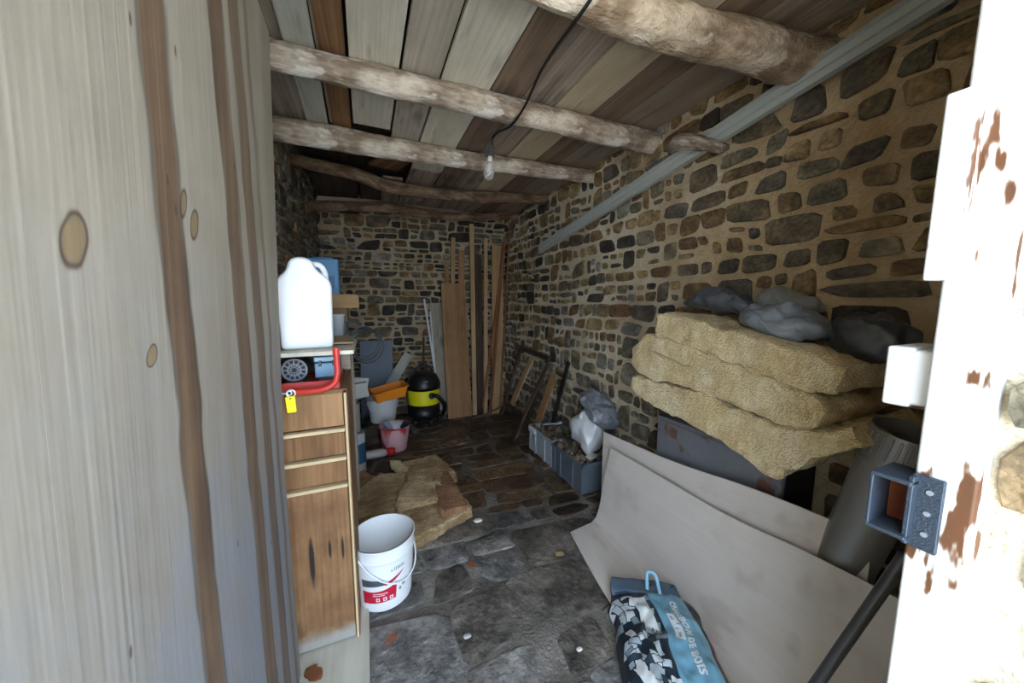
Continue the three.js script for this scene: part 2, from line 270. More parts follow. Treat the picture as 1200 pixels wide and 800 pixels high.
// floor of irregular flags
const floorTex = tex(512, 512, (u, v) => { const a = fbm(u, v, 5, 5, 5, 81), b = fbm(u, v, 30, 30, 4, 82); const k = 0.6 + 0.9 * (a - 0.4) + 0.45 * (b - 0.5); return [k * 1.03, k, k * 0.96]; });
const flag = (hex, r) => std({ map: rep(floorTex, 0.8, 0.8), color: hex, roughness: r, bumpMap: rep(fineBump, 0.4, 0.4), bumpScale: 0.008 });
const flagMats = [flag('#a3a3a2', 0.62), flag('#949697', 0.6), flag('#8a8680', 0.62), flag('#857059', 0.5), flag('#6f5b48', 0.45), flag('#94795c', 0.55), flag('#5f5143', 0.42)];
{
  const F = basis([-0.6, 0, 0.4], [1, 0, 0], [0, 0, -1], [0, 1, 0]);
  const soil = tex(512, 512, (u, v) => { const a = fbm(u, v, 6, 6, 5, 85); return mix(rgb('#58524a'), rgb('#99938a'), clamp(0.45 + (a - 0.5) * 1.8)); });
  const f = struct('floor', mortar(2.6, 5.2, F, 0.004, 0.2, 64, 0.05), std({ map: rep(soil, 1.1, 1.1), roughness: 0.8, bumpMap: rep(fineBump, 0.25, 0.25), bumpScale: 0.008 }), [0, -0.012, 0]);
  const cells = stoneCells(2.6, 5.2, 79, { rowH: 0.22, len: 0.36, gap: 0.022, min: 0.004, rag: 0.24, wave: 0.07, round: 0.22, split: 0.6, longest: 0.8 });
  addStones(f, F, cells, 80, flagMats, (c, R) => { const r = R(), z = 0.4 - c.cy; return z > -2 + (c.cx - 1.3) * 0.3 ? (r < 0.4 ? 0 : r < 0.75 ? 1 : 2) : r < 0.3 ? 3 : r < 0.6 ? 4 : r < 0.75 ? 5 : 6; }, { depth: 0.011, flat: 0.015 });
}
struct('ground_outside', new THREE.BoxGeometry(24, 0.2, 16).translate(0, -0.14, 8.36), plain('#c9c7c0', 0.95));

// ---------------------------------------------------------------- ceiling of loose boards under a dark roof
{
  const c = struct('ceiling', boxUV(new THREE.BoxGeometry(3.0, 0.12, 5.4).translate(0.63, 2.72, -2.2), [0, 0], 2), M.dark);
  const Y = 2.475, P = (x0, x1, z0, z1, m, rot = 0, dy = 0, tilt = 0) => part(c, 'plank', bev(x1 - x0 - 0.003, 0.024, z0 - z1, 0.003, 2), m, [(x0 + x1) / 2, Y + dy, (z0 + z1) / 2], [tilt, rot, 0]);
  P(-0.45, -0.25, 0.3, -2.55, M.brown, 0, 0.026);
  P(-0.255, -0.14, 0.3, -2.5, M.whitewood, 0.012); P(-0.145, -0.125, -0.2, -2.45, M.greyB, 0.004, 0.02);
  P(-0.135, -0.03, 0.3, -2.52, M.orange, 0, 0.012);
  P(-0.02, 0.19, 0.3, -2.36, M.pale); P(0.2, 0.374, 0.3, -2.62, M.grey, 0, 0.004); P(0.38, 0.622, 0.3, -2.92, M.pale, 0, -0.002);
  P(0.626, 0.8, 0.3, -3.3, M.brownB, 0, 0.003); P(0.803, 0.995, 0.3, -4.3, M.brown, 0, 0.006); P(1.0, 1.225, 0.3, -3.6, M.paleB, 0, 0.002);
  P(1.23, 1.42, 0.3, -4.3, M.brownB, 0, 0.005); P(1.425, 1.73, 0.3, -4.4, M.greyB, 0, 0.008);
  P(0.38, 0.62, -3.0, -4.4, M.brown, 0.01, 0.02); P(0.626, 0.8, -3.32, -4.4, M.brown, 0, 0.01); P(1.0, 1.225, -3.62, -4.4, M.brown, 0, 0.004);
  P(0.0, 0.2, -3.45, -4.5, M.dark, 0.02, 0.03); P(0.2, 0.37, -3.3, -4.5, M.brown, -0.02, 0.02); P(-0.4, -0.02, -3.5, -4.5, M.dark, 0.03, 0.05);
  part(c, 'plank', bev(0.24, 0.02, 0.5, 0.003, 2), M.orange, [0.27, 2.54, -2.98], [0, 0.35, 0.03]);
}
const barkTex = tex(512, 512, (u, v) => { const a = fbm(u, v, 6, 9, 5, 91), b = fbm(u, v, 30, 12, 4, 92), k = fbm(u, v, 3, 5, 3, 93); let c = mix(rgb('#8f7c68'), rgb('#dccfbb'), clamp(0.5 + (a - 0.5) * 2.2 + (b - 0.5) * 0.8)); c = mix(c, rgb('#6a5848'), 0.55 * step(0.56, 0.72, k)); return mix(c, rgb('#ece7dd'), 0.7 * step(0.56, 0.68, fbm(u, v, 5, 6, 4, 97))); });
const barkMat = (c) => std({ map: rep(barkTex, 0.4, 0.8), color: c, roughness: 0.9, bumpMap: rep(fineBump, 0.2, 0.4), bumpScale: 0.008 });
const bark = barkMat('#ffffff'), barkPale = barkMat('#fff6ea'), barkDark = barkMat('#a08d7c');
solo('roof_beam', 'thick pale round log beam nearest the door, its end set in the right wall', 'beam', log([[-0.42, 2.40, -1.13], [0.1, 2.405, -1.09], [0.52, 2.405, -1.05], [0.77, 2.40, -1.035], [1.145, 2.385, -1.0], [1.49, 2.375, -0.94], [1.6, 2.37, -0.92], [1.76, 2.36, -0.89]], [0.06, 0.06, 0.062, 0.075, 0.082, 0.085], 3, 0.16), barkPale);
solo('roof_beam', 'second round log beam from the door, black cable crossing under it', 'beam', log([[-0.46, 2.405, -1.78], [0.1, 2.40, -1.765], [0.7, 2.40, -1.76], [1.3, 2.395, -1.745], [1.74, 2.395, -1.74]], [0.055, 0.058, 0.062, 0.065, 0.062], 13, 0.12), bark);
solo('roof_beam', 'third round log beam from the door, behind the hanging bulb', 'beam', log([[-0.46, 2.39, -2.44], [0.2, 2.395, -2.455], [0.8, 2.40, -2.45], [1.35, 2.40, -2.4], [1.74, 2.40, -2.37]], [0.07, 0.066, 0.06, 0.052, 0.048], 23, 0.12), bark);
solo('roof_beam', 'crooked thin log beam near the back, dipping in the middle under the ceiling hole', 'beam', log([[-0.46, 2.47, -3.12], [-0.02, 2.43, -3.15], [0.23, 2.37, -3.15], [0.76, 2.36, -3.15], [1.3, 2.40, -3.15], [1.76, 2.44, -3.15]], [0.045, 0.05, 0.05, 0.055, 0.055], 33, 0.14), barkDark);
solo('roof_beam', 'dark rough pole lying on top of the back wall, furthest of the beams', 'beam', log([[-0.46, 2.33, -3.9], [0.25, 2.37, -3.85], [0.9, 2.35, -3.85], [1.76, 2.44, -3.85]], [0.05, 0.05, 0.045, 0.045], 43, 0.14), barkDark);
solo('roof_beam', 'squared brown timber plate along the top of the back wall', 'beam', barGeo([-0.4, 2.43, -4.12], [1.7, 2.5, -4.05], 0.1, 0.1, [0, 0, 1], 0.008), M.brown);

// ---------------------------------------------------------------- the open door on the left
{
  const door = new THREE.Group(); door.name = 'door_1'; door.userData = { kind: 'structure', label: 'old wooden plank door standing open, pale grey with brown grain streaks and knots' }; scene.add(door);
  // the face is drawn in metres: z from -0.2 to -1.34 along u, y from 0 to 2.3 along v
  const streaks = [[-0.728, 0.036, 1], [-1.03, 0.04, 0.9], [-1.17, 0.034, 0.75], [-1.275, 0.012, 0.5], [-0.30, 0.03, 0.5]], knots = [[-0.482, 1.462, 0.016, 0.024], [-0.715, 1.555, 0.010, 0.022], [-0.748, 1.53, 0.013, 0.022], [-0.60, 1.33, 0.01, 0.012]];
  const t = tex(1024, 2048, (u, v) => {
    const z = -0.2 - u * 1.16, y = v * 2.3, wav = (fbm(0.3, v, 3, 5, 3, 301) - 0.5) * 0.05, g = fbm(u, v, 70, 4, 3, 302), b = fbm(u, v, 14, 2, 3, 303), m = fbm(u, v, 9, 16, 5, 304), gr = fbm(u, v, 300, 30, 2, 305);
    const low = step(1.55, 0.6, y + (m - 0.5) * 0.5);  // lower boards turn bluish: cool daylight painted into the wood colour
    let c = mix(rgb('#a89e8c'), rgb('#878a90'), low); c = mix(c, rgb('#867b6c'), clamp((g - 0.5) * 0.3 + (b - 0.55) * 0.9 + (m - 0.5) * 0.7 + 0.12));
    c = mul(c, 1 + (gr - 0.5) * 0.06);
    for (const [sz, hw, k] of streaks) {
      const d = Math.abs(z - sz * (1 - Math.max(0, y - 0.85) * 0.125) - wav - (fbm(0.7, v, 3, 14, 3, 306 + Math.round(sz * 100)) - 0.5) * 0.025), e = k * (1 - step(hw * 0.75, hw * 1.15, d + (g - 0.5) * 0.016));
      c = mix(c, mix(rgb('#584230'), rgb('#7a5f45'), clamp(0.5 + (g - 0.5) * 1.6 + (m - 0.5))), e * 0.9); c = mul(c, 1 - 0.25 * k * Math.exp(-(((d - hw) / 0.005) ** 2)));
    }
    for (const [kz, ky, rz, ry] of knots) { const q = Math.hypot((z - kz + (y - ky) * 0.25) / rz, (y - ky) / ry) + (fbm(u, v, 40, 60, 2, 330) - 0.5) * 0.7; c = mix(c, rgb('#8b7656'), (1 - step(0.75, 1.0, q)) * 0.9); c = mix(c, rgb('#4b3a2b'), Math.exp(-(((q - 1) / 0.14) ** 2)) * 0.8); }
    for (let k = 0; k < 9; k++) { const nz = -0.45 - hash(k, 2, 9) * 0.8, ny = 0.5 + hash(k, 4, 9) * 1.5, q = Math.hypot((z - nz) / 0.003, (y - ny) / 0.009); c = mix(c, rgb('#463c36'), 0.7 * (1 - step(0.6, 1.2, q))); }
    return c;
  });
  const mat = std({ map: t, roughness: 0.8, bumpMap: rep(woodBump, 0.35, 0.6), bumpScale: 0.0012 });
  const edges = [-0.21, -0.43, -0.65, -0.94, -1.205, -1.335], warp = (y) => Math.max(0, y - 0.85) * 0.035;
  for (let k = 0; k < 5; k++) {
    const z0 = edges[k] - 0.00005, z1 = edges[k + 1] + 0.00005, g0 = new THREE.BoxGeometry(0.032, 2.18, z0 - z1).toNonIndexed();
    const g = mergeVertices(new TessellateModifier(0.2, 6).modify(g0)).toNonIndexed(), P = g.attributes.position, uv = g.attributes.uv;
    for (let i = 0; i < P.count; i++) {
      const y = P.getY(i) + 1.125, z = P.getZ(i) + (z0 + z1) / 2; uv.setXY(i, (-0.2 - z) / 1.16, y / 2.3); P.setXYZ(i, -0.296 + P.getX(i) + warp(y), y, z);
    }
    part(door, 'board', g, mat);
  }
  for (const y of [0.35, 1.15, 1.9]) part(door, 'ledge', bev(0.03, 0.12, 1.05, 0.004), M.grey, [-0.328 + warp(y), y, -0.775]);
  const iron = plain('#5d6064', 0.5, 0.7);
  const lock = part(door, 'lock', merge(bev(0.034, 0.11, 0.12, 0.004).translate(-0.33, 1.08, -1.285), bev(0.03, 0.05, 0.012, 0.003).translate(-0.295, 1.075, -1.34)), iron, null, null, 'grey iron rim lock at the door edge');
  part(lock, 'bolt', merge(bev(0.012, 0.028, 0.07, 0.003).translate(-0.288, 1.078, -1.372)), plain('#8d9298', 0.4, 0.8));
  part(lock, 'screw', new THREE.CylinderGeometry(0.004, 0.004, 0.004, 10).rotateX(Math.PI / 2).translate(-0.298, 1.06, -1.348), plain('#8d9298', 0.4, 0.8));
}
// key with yellow tag, hanging from the lock
{
  const k = thing('key_ring', 'key on a ring with a bright yellow plastic tag hanging at the door lock', 'key', [-0.262, 1.082, -1.40]);
  const steel = plain('#d8dadc', 0.3, 0.6);
  part(k, 'ring', new THREE.TorusGeometry(0.013, 0.0032, 8, 28), steel, [0.005, -0.002, 0]);
  part(k, 'key', merge(new THREE.CylinderGeometry(0.003, 0.003, 0.03, 8).rotateZ(Math.PI / 2).translate(-0.02, 0, 0), new THREE.TorusGeometry(0.007, 0.003, 6, 16).translate(0, 0, 0)), steel);
  const s = new THREE.Shape(); s.moveTo(-0.011, 0.028); s.lineTo(0.011, 0.028); s.quadraticCurveTo(0.014, 0.028, 0.014, 0.022); s.lineTo(0.013, -0.024); s.quadraticCurveTo(0.013, -0.029, 0.008, -0.029); s.lineTo(-0.009, -0.029); s.quadraticCurveTo(-0.014, -0.029, -0.014, -0.024); s.lineTo(-0.014, 0.022); s.quadraticCurveTo(-0.014, 0.028, -0.011, 0.028);
  const h = new THREE.Path(); h.absarc(0, 0.021, 0.0035, 0, Math.PI * 2); s.holes.push(h);
  part(k, 'tag', new THREE.ExtrudeGeometry(s, { depth: 0.004, bevelEnabled: true, bevelSize: 0.001, bevelThickness: 0.001, bevelSegments: 2 }), plain('#f2e400', 0.4), [0.004, -0.04, 0.002], [0, 0, 0.06], 'bright yellow plastic key tag');
}
// white jamb on the right with its latch keeper
{
  const peel = tex(256, 1024, (u, v) => { const a = fbm(u, v, 5, 20, 5, 321), r = fbm(u, v, 8, 30, 4, 322); let c = mix(rgb('#e6e6e2'), rgb('#cfd0cc'), a); const y = v * 2.3, near = Math.max(Math.exp(-(((y - 1.08) / 0.09) ** 2)), 0.75 * Math.exp(-(((y - 1.55) / 0.12) ** 2)), 0.25 * Math.exp(-(((y - 0.9) / 0.12) ** 2))); return mix(c, mix(rgb('#7d4d28'), rgb('#4d3322'), a), step(0.72, 0.8, r + near * 0.22)); });
  const white = std({ map: peel, roughness: 0.6 });
  const uvy = (g) => { const P = g.attributes.position, uv = g.attributes.uv; for (let i = 0; i < P.count; i++) uv.setXY(i, (P.getX(i) + P.getZ(i)) / 0.15, P.getY(i) / 2.3); return g; };
  const j = new THREE.Group(); j.name = 'trim_1'; j.userData = { kind: 'structure', label: 'white painted wooden door jamb with rust stains round the keeper' }; scene.add(j);
  part(j, 'post', uvy(new RoundedBoxGeometry(0.088, 2.3, 0.056, 1, 0.004).translate(0.764, 1.15, -0.175)), white);
  part(j, 'stop_block', uvy(new RoundedBoxGeometry(0.05, 0.235, 0.03, 1, 0.003).translate(0.7215, 1.548, -0.199)), white, null, null, 'peeling white wooden block with brown patches');
  const blue = std({ color: '#46505c', roughness: 0.45, metalness: 0.6, bumpMap: rep(fineBump, 0.05, 0.05), bumpScale: 0.0008 }), rust = std({ map: rep(mortarTex, 0.1, 0.1), color: '#7a3d1e', roughness: 0.9 });
  const bx = (x0, x1, y0, y1, z0, z1) => bev(x1 - x0, y1 - y0, z1 - z0, 0.0015).translate((x0 + x1) / 2, (y0 + y1) / 2, (z0 + z1) / 2);
  const kp = part(j, 'latch_keeper', merge(bx(0.69, 0.76, 1.062, 1.068, -0.236, -0.196), bx(0.69, 0.76, 1.144, 1.15, -0.236, -0.196), bx(0.69, 0.76, 1.062, 1.15, -0.238, -0.234), bx(0.712, 0.72, 1.05, 1.158, -0.202, -0.172), bx(0.698, 0.72, 1.056, 1.156, -0.202, -0.196)), blue, null, null, 'dark steel latch keeper on the white jamb');
  part(kp, 'slot', bx(0.742, 0.75, 1.068, 1.144, -0.233, -0.2), rust, null, null, 'rusty inside of the latch slot');
  for (const y of [1.075, 1.106, 1.137]) part(kp, 'screw', new THREE.CylinderGeometry(0.0035, 0.0035, 0.003, 10).rotateZ(Math.PI / 2).translate(0.7115, y, -0.184), plain('#b9bec4', 0.4, 0.7));
}
{
  const b = thing('junction_box', 'small white plastic junction box fixed behind the white door jamb', 'electrical box', [0.768, 1.29, -0.236]);
  part(b, 'base', rbox(0.1, 0.09, 0.03, 0.004), plain('#e3e5e4', 0.5), [0.02, 0, -0.002]);
  part(b, 'cover', rbox(0.084, 0.082, 0.03, 0.006), plain('#eceeee', 0.45), [0.014, 0, 0.018]);
}

// ---------------------------------------------------------------- ceiling cable and bulb, gutter
{
  const blackM = plain('#161616', 0.6);
  solo('electric_cable', 'thin black cable sagging under the ceiling from the thick log to the bulb', 'cable', tube([[0.672, 2.34, -0.86], [0.655, 2.295, -0.945], [0.65, 2.285, -1.02], [0.672, 2.315, -1.17], [0.715, 2.355, -1.38], [0.745, 2.335, -1.6], [0.74, 2.322, -1.76], [0.715, 2.335, -1.87], [0.703, 2.325, -1.925], [0.703, 2.28, -1.935]], 0.006, 90, 7), blackM);
  const b = thing('light_bulb', 'unlit clear glass bulb hanging from a grey socket on the black cable', 'bulb', [0.70, 2.29, -1.935], 0);
  b.rotation.z = -0.12;
  part(b, 'socket', lathe([[0.0, 0], [0.01, 0], [0.016, -0.01], [0.018, -0.05], [0.021, -0.055], [0.021, -0.062], [0, -0.062]], 20), plain('#4a4a4a', 0.5));
  part(b, 'cap', lathe([[0, -0.062], [0.0135, -0.062], [0.0145, -0.068], [0.0135, -0.073], [0.0145, -0.078], [0.0135, -0.085], [0.013, -0.092]], 20), plain('#e6e4da', 0.35, 0.3));
  part(b, 'glass', lathe([[0.012, -0.088], [0.015, -0.1], [0.024, -0.118], [0.031, -0.14], [0.0315, -0.156], [0.027, -0.175], [0.016, -0.188], [0, -0.192]], 28), new THREE.MeshPhysicalMaterial({ color: '#ffffff', transmission: 0.85, thickness: 0, roughness: 0.12, ior: 1.5 }));
  part(b, 'filament', merge(rod([0, -0.09, 0], [0, -0.13, 0], 0.004, 8), tube([[-0.012, -0.145, 0], [-0.004, -0.135, 0], [0.004, -0.135, 0], [0.012, -0.145, 0]], 0.0012, 16, 5)), plain('#c8c4b8', 0.4));
}
{
  // ribbed gutter section lying aslant along the right wall
  const s = new THREE.Shape(), pr = [[0, -0.045], [0.02, -0.045], [0.024, -0.03], [0.018, -0.028], [0.018, -0.012], [0.024, -0.01], [0.024, 0.008], [0.018, 0.01], [0.018, 0.026], [0.026, 0.03], [0.026, 0.045], [0, 0.045]].map(([a, b]) => [a > 0.019 ? a + 0.006 : a, b]);
  pr.forEach(([x, y], i) => i ? s.lineTo(x, y) : s.moveTo(x, y));
  const a = V(1.672, 1.945, -3.17), b = V(1.668, 2.385, -0.26), g = new THREE.ExtrudeGeometry(s, { depth: a.distanceTo(b), bevelEnabled: false, steps: 1 }), z = b.clone().sub(a).normalize(), x = V(-1, 0, 0), y = z.clone().cross(x).normalize();
  g.applyMatrix4(new THREE.Matrix4().makeBasis(y.clone().cross(z), y, z).setPosition(a));
  solo('gutter_strip', 'long ribbed grey plastic gutter strip slanting along the right stone wall', 'gutter', boxUV(g, [0, 0], 2), std({ color: '#bcc1bb', roughness: 0.55, bumpMap: rep(fineBump, 0.3, 0.3), bumpScale: 0.001 }));
  solo('wooden_peg', 'short broken pale branch stub in the right wall holding the gutter strip', 'peg', log([[1.735, 2.30, -1.60], [1.66, 2.29, -1.52], [1.61, 2.26, -1.42], [1.6, 2.19, -1.28], [1.605, 2.13, -1.19]], [0.035, 0.045, 0.036, 0.02], 53, 0.14, 40, 12), bark);
}

// ---------------------------------------------------------------- cabinet stack behind the door
{
  const c = thing('drawer_cabinet', 'narrow brown wooden drawer cabinet with burn marks beside the open door', 'cabinet', [-0.255, 0.02, -1.43]);
  const W = 0.36, X0 = -0.185;
  part(c, 'carcass', merge(bev(0.015, 1.05, 0.42, 0.002, 1).translate(X0 + 0.01, 0.525, -0.21), bev(0.015, 1.05, 0.42, 0.002, 1).translate(0.168, 0.525, -0.21), bev(W, 0.015, 0.42, 0.002).translate(-0.005, 1.047, -0.21), bev(W - 0.02, 1.03, 0.01, 0.002).translate(-0.005, 0.52, -0.41)), M.cabinet);
  part(c, 'edge_strip', bev(0.008, 1.04, 0.012, 0.002, 1), M.ledge, [0.168, 0.52, 0.004]);
  const front = (name, y0, y1, m, lab) => part(c, name, bev(0.335, y1 - y0, 0.016, 0.003, 1), m, [-0.008, (y0 + y1) / 2 - 0.02, -0.008], null, lab);
  const big = tex(256, 512, (u, v) => {
    const g = fbm(u, v, 40, 3, 2, 411), m = fbm(u, v, 5, 8, 5, 412); let q = mix(rgb('#b08a5f'), rgb('#7e5a38'), clamp(0.45 + (g - 0.5) * 0.7 + (m - 0.5) * 1.1));
    q = mix(q, rgb('#b9c2c4'), step(0.16, 0.03, v + (m - 0.5) * 0.14) * 0.85);
    for (const [bu, bv, ru, rv] of [[0.585, 0.56, 0.028, 0.15], [0.775, 0.625, 0.018, 0.06], [0.91, 0.61, 0.016, 0.075]]) q = mix(q, rgb('#241a14'), 0.92 * (1 - step(0.6, 1.15, Math.hypot((u - bu) / ru, (v - bv) / rv) + (m - 0.5) * 0.7)));
    return q;
  });
  const bg = new RoundedBoxGeometry(0.335, 0.66, 0.016, 1, 0.003), P = bg.attributes.position, uv = bg.attributes.uv; for (let i = 0; i < P.count; i++) uv.setXY(i, P.getX(i) / 0.335 + 0.5, P.getY(i) / 0.66 + 0.5);
  part(c, 'drawer_front', bg, std({ map: big, color: '#dad2cc', roughness: 0.75, bumpMap: rep(woodBump, 1, 1), bumpScale: 0.001 }), [-0.008, 0.335, -0.008], null, 'tall drawer front with three dark burn marks and a whitened foot');
  front('drawer_front', 0.705, 0.79, M.cabinet); front('drawer_front', 0.815, 0.905, M.cabinet); front('drawer_front', 0.93, 1.06, M.ply);
  for (const y of [0.693, 0.803, 0.917]) part(c, 'ledge', bev(0.34, 0.014, 0.03, 0.003), M.ledge, [-0.008, y - 0.02, 0.002]);
}
solo('floor_board', 'flat white painted board on the floor under the drawer cabinet', 'board', bev(0.29, 0.018, 1.0, 0.003), std({ map: rep(T.pale, 0.5, 1.5), color: '#e4eaec', roughness: 0.6 }), [-0.19, 0.009, -1.3]);
{
  const w = thing('worktop', 'thin white worktop board over the drawer cabinet carrying the white jug', 'shelf', [-0.25, 1.07, -1.42]);
  part(w, 'board', bev(0.385, 0.016, 1.0, 0.003), std({ map: rep(T.pale, 0.5, 1.5), color: '#e9ecea', roughness: 0.5 }), [0.01, 0.146, -0.49]);
  part(w, 'upright', bev(0.03, 0.138, 0.9, 0.003), M.grey, [-0.165, 0.069, -0.52]); part(w, 'upright', bev(0.34, 0.138, 0.02, 0.003), M.brown, [0.0, 0.069, -0.44]);
  part(w, 'leg', bev(0.03, 1.13, 0.03, 0.003), M.greyB, [0.13, -0.5, -0.62]); part(w, 'leg', bev(0.03, 1.13, 0.03, 0.003), M.greyB, [0.15, -0.5, -0.96]);
}
{
  // white jerrycan with pinched shoulder and grip
  const s = new THREE.Shape(); s.moveTo(-0.075, 0.004); s.quadraticCurveTo(-0.075, 0, -0.068, 0); s.lineTo(0.066, 0); s.quadraticCurveTo(0.075, 0, 0.075, 0.008); s.lineTo(0.08, 0.22); s.quadraticCurveTo(0.08, 0.25, 0.055, 0.265); s.quadraticCurveTo(0.03, 0.285, 0.025, 0.305); s.quadraticCurveTo(0.02, 0.32, 0.0, 0.322); s.lineTo(-0.016, 0.322); s.quadraticCurveTo(-0.034, 0.32, -0.038, 0.303); s.quadraticCurveTo(-0.044, 0.275, -0.066, 0.258); s.quadraticCurveTo(-0.083, 0.24, -0.083, 0.22); s.lineTo(-0.075, 0.004);
  const j = thing('jerrycan', 'white plastic jug with moulded handle standing on the worktop', 'jug', [-0.215, 1.224, -1.56], 0.12);
  const white = plain('#eef0f0', 0.4);
  part(j, 'body', toCreasedNormals(new THREE.ExtrudeGeometry(s, { depth: 0.09, bevelEnabled: true, bevelSize: 0.012, bevelThickness: 0.018, bevelSegments: 4, curveSegments: 14 }).translate(0, 0.012, -0.045), 0.7), white);
  part(j, 'handle', tube([[0.02, 0.325, 0], [0.055, 0.325, -0.01], [0.072, 0.30, -0.02], [0.074, 0.262, -0.02]], 0.011, 24, 10), white);
  part(j, 'cap', lathe([[0, 0], [0.019, 0], [0.019, 0.018], [0.016, 0.021], [0, 0.021]], 24), plain('#e4e6e6', 0.4), [-0.006, 0.33, 0]);
}
{
  const m = thing('grinder_motor', 'dark motor with a round fan grille under the white worktop', 'motor', [-0.262, 1.144, -1.52]);
  const dk = plain('#2c3036', 0.5, 0.3);
  part(m, 'housing', new THREE.CylinderGeometry(0.044, 0.044, 0.12, 28).rotateX(Math.PI / 2), dk, [0, -0.006, -0.06]);
  const fins = []; for (let k = 0; k < 12; k++) fins.push(bev(0.004, 0.03, 0.006, 0.001).translate(0, 0.024, 0.004).rotateZ(k * Math.PI / 6));
  part(m, 'fan_grille', merge(...fins, new THREE.TorusGeometry(0.041, 0.004, 8, 28), new THREE.TorusGeometry(0.022, 0.003, 8, 24).translate(0, 0, 0.004)), plain('#8b9096', 0.5, 0.4));
  part(m, 'foot', bev(0.07, 0.02, 0.1, 0.004), dk, [0, -0.056, -0.05]);
}
{
  const b = thing('tool_case', 'small pale blue metal case under the worktop beside the dark motor', 'case', [-0.15, 1.083, -1.52]);
  const bl = plain('#6f93ab', 0.45, 0.2);
  part(b, 'body', rbox(0.09, 0.06, 0.12, 0.006), bl, [0, 0.052, -0.06]); part(b, 'lid', rbox(0.094, 0.022, 0.124, 0.006), plain('#8fb0c4', 0.4, 0.2), [0, 0.096, -0.06]);
  for (const x of [-0.025, 0.025]) part(b, 'clasp', bev(0.012, 0.024, 0.006, 0.002), plain('#3d4852', 0.4, 0.5), [x, 0.08, 0.003]); part(b, 'foot', bev(0.07, 0.022, 0.1, 0.003), plain('#33383d', 0.5), [0, 0.011, -0.06]);
}
solo('tool_tray', 'shallow bright red metal tray on top of the drawer cabinet', 'tray', merge(bev(0.28, 0.004, 0.3, 0.001).translate(0.015, 0.002, 0), bev(0.28, 0.034, 0.004, 0.001).translate(0.015, 0.017, 0.15), bev(0.004, 0.024, 0.3, 0.001).translate(0.155, 0.012, 0)), plain('#a3251c', 0.5), [-0.26, 1.077, -1.585]);
solo('red_tube', 'bent red tube handle rising in front of the worktop edge', 'handle', merge(tube([[-0.25, 1.082, -1.412], [-0.20, 1.082, -1.40], [-0.15, 1.088, -1.395], [-0.117, 1.108, -1.395], [-0.106, 1.145, -1.395], [-0.106, 1.19, -1.397], [-0.106, 1.235, -1.40]], 0.0105, 50, 12), rod([-0.106, 1.2, -1.397], [-0.106, 1.236, -1.40], 0.0118, 12)), plain('#c9392f', 0.4));
// pile at the back of the worktop
solo('storage_box', 'low grey plastic box behind the white jug holding up cardboard boxes', 'box', rbox(0.2, 0.07, 0.3, 0.01), plain('#5f6468', 0.5), [-0.2, 1.26, -2.22]);
{ const tb = thing('tissue_pot', 'pale grey plastic beaker standing behind the white jug', 'beaker', [-0.135, 1.224, -1.93]); part(tb, 'body', lathe([[0, 0.002], [0.026, 0], [0.036, 0.115], [0.038, 0.118], [0.034, 0.118], [0.025, 0.006], [0, 0.006]], 24), plain('#9ea3a8', 0.5)); part(tb, 'rim', new THREE.TorusGeometry(0.037, 0.003, 8, 28).rotateX(Math.PI / 2), plain('#b4b8bb', 0.5), [0, 0.117, 0]); }
const cardB = tex(256, 256, (u, v) => { const a = fbm(u, v, 4, 4, 4, 431), b = fbm(u, v, 60, 6, 2, 432); return mul([1, 1, 1], 0.82 + 0.22 * (a - 0.4) + 0.08 * (b - 0.5)); });
const cardboard = (hex) => std({ map: rep(cardB, 0.8, 0.8), color: hex, roughness: 0.85 });
function carton(label, hex, w, h, d, p, ry) { const c = thing('cardboard_box', label, 'box', p, ry), m = cardboard(hex); part(c, 'body', bev(w, h, d, 0.002), m, [0, h / 2, 0]); for (const s of [-1, 1]) part(c, 'flap', bev(w * 1.0, 0.003, d * 0.49, 0.001), m, [0, h + 0.002, s * d * 0.25]); }
carton('orange brown cardboard box between the white jug and the tan box', '#a8703e', 0.075, 0.13, 0.12, [-0.215, 1.296, -2.16], 0.1);
carton('tan cardboard box overhanging to the right behind the white jug', '#b08c60', 0.14, 0.075, 0.12, [-0.105, 1.372, -2.2], 0.05);
carton('small brown carton hidden under the tan cardboard box', '#8a6a48', 0.08, 0.074, 0.12, [-0.134, 1.296, -2.2], 0.0);
{ const b = thing('blue_canister', 'square blue plastic canister with recessed panel high behind the white jug', 'canister', [-0.215, 1.43, -2.32], 0.0); const bl = plain('#4c7ea3', 0.5); part(b, 'body', rbox(0.18, 0.225, 0.1, 0.01), bl, [-0.01, 0.114, 0]); part(b, 'panel', rbox(0.11, 0.07, 0.01, 0.004), plain('#3a6485', 0.5), [0.0, 0.09, 0.05]); part(b, 'lid', rbox(0.1, 0.012, 0.07, 0.004), plain('#3a6485', 0.5), [0, 0.23, 0]); }
solo('cardboard_box', 'flat brown carton on the low grey box under the blue canister', 'box', bev(0.17, 0.13, 0.1, 0.003), cardboard('#7d6147'), [-0.225, 1.362, -2.325]);
solo('paper_sheet', 'crumpled tan paper sheet lying on the worktop behind the white jug', 'paper', smoothProj(wobble(new TessellateModifier(0.04, 6).modify(new THREE.BoxGeometry(0.19, 0.008, 0.32).toNonIndexed()), 0.003, 14, 5)), cardboard('#c9ae84'), [-0.155, 1.233, -1.74], [0, 0.05, 0]);
solo('cable_loop', 'coil of dark cable hanging off the end of the worktop', 'cable', (() => { const gs = []; for (let k = 0; k < 3; k++) { const g = new THREE.TorusGeometry(0.075 + k * 0.006, 0.0045, 6, 40); g.scale(1, 1.05 - k * 0.06, 1); g.rotateY(0.3 + k * 0.12); g.translate(k * 0.01, -k * 0.012, k * 0.008); gs.push(g); } return merge(...gs); })(), plain('#2a2d30', 0.55), [-0.015, 1.2, -1.9]);

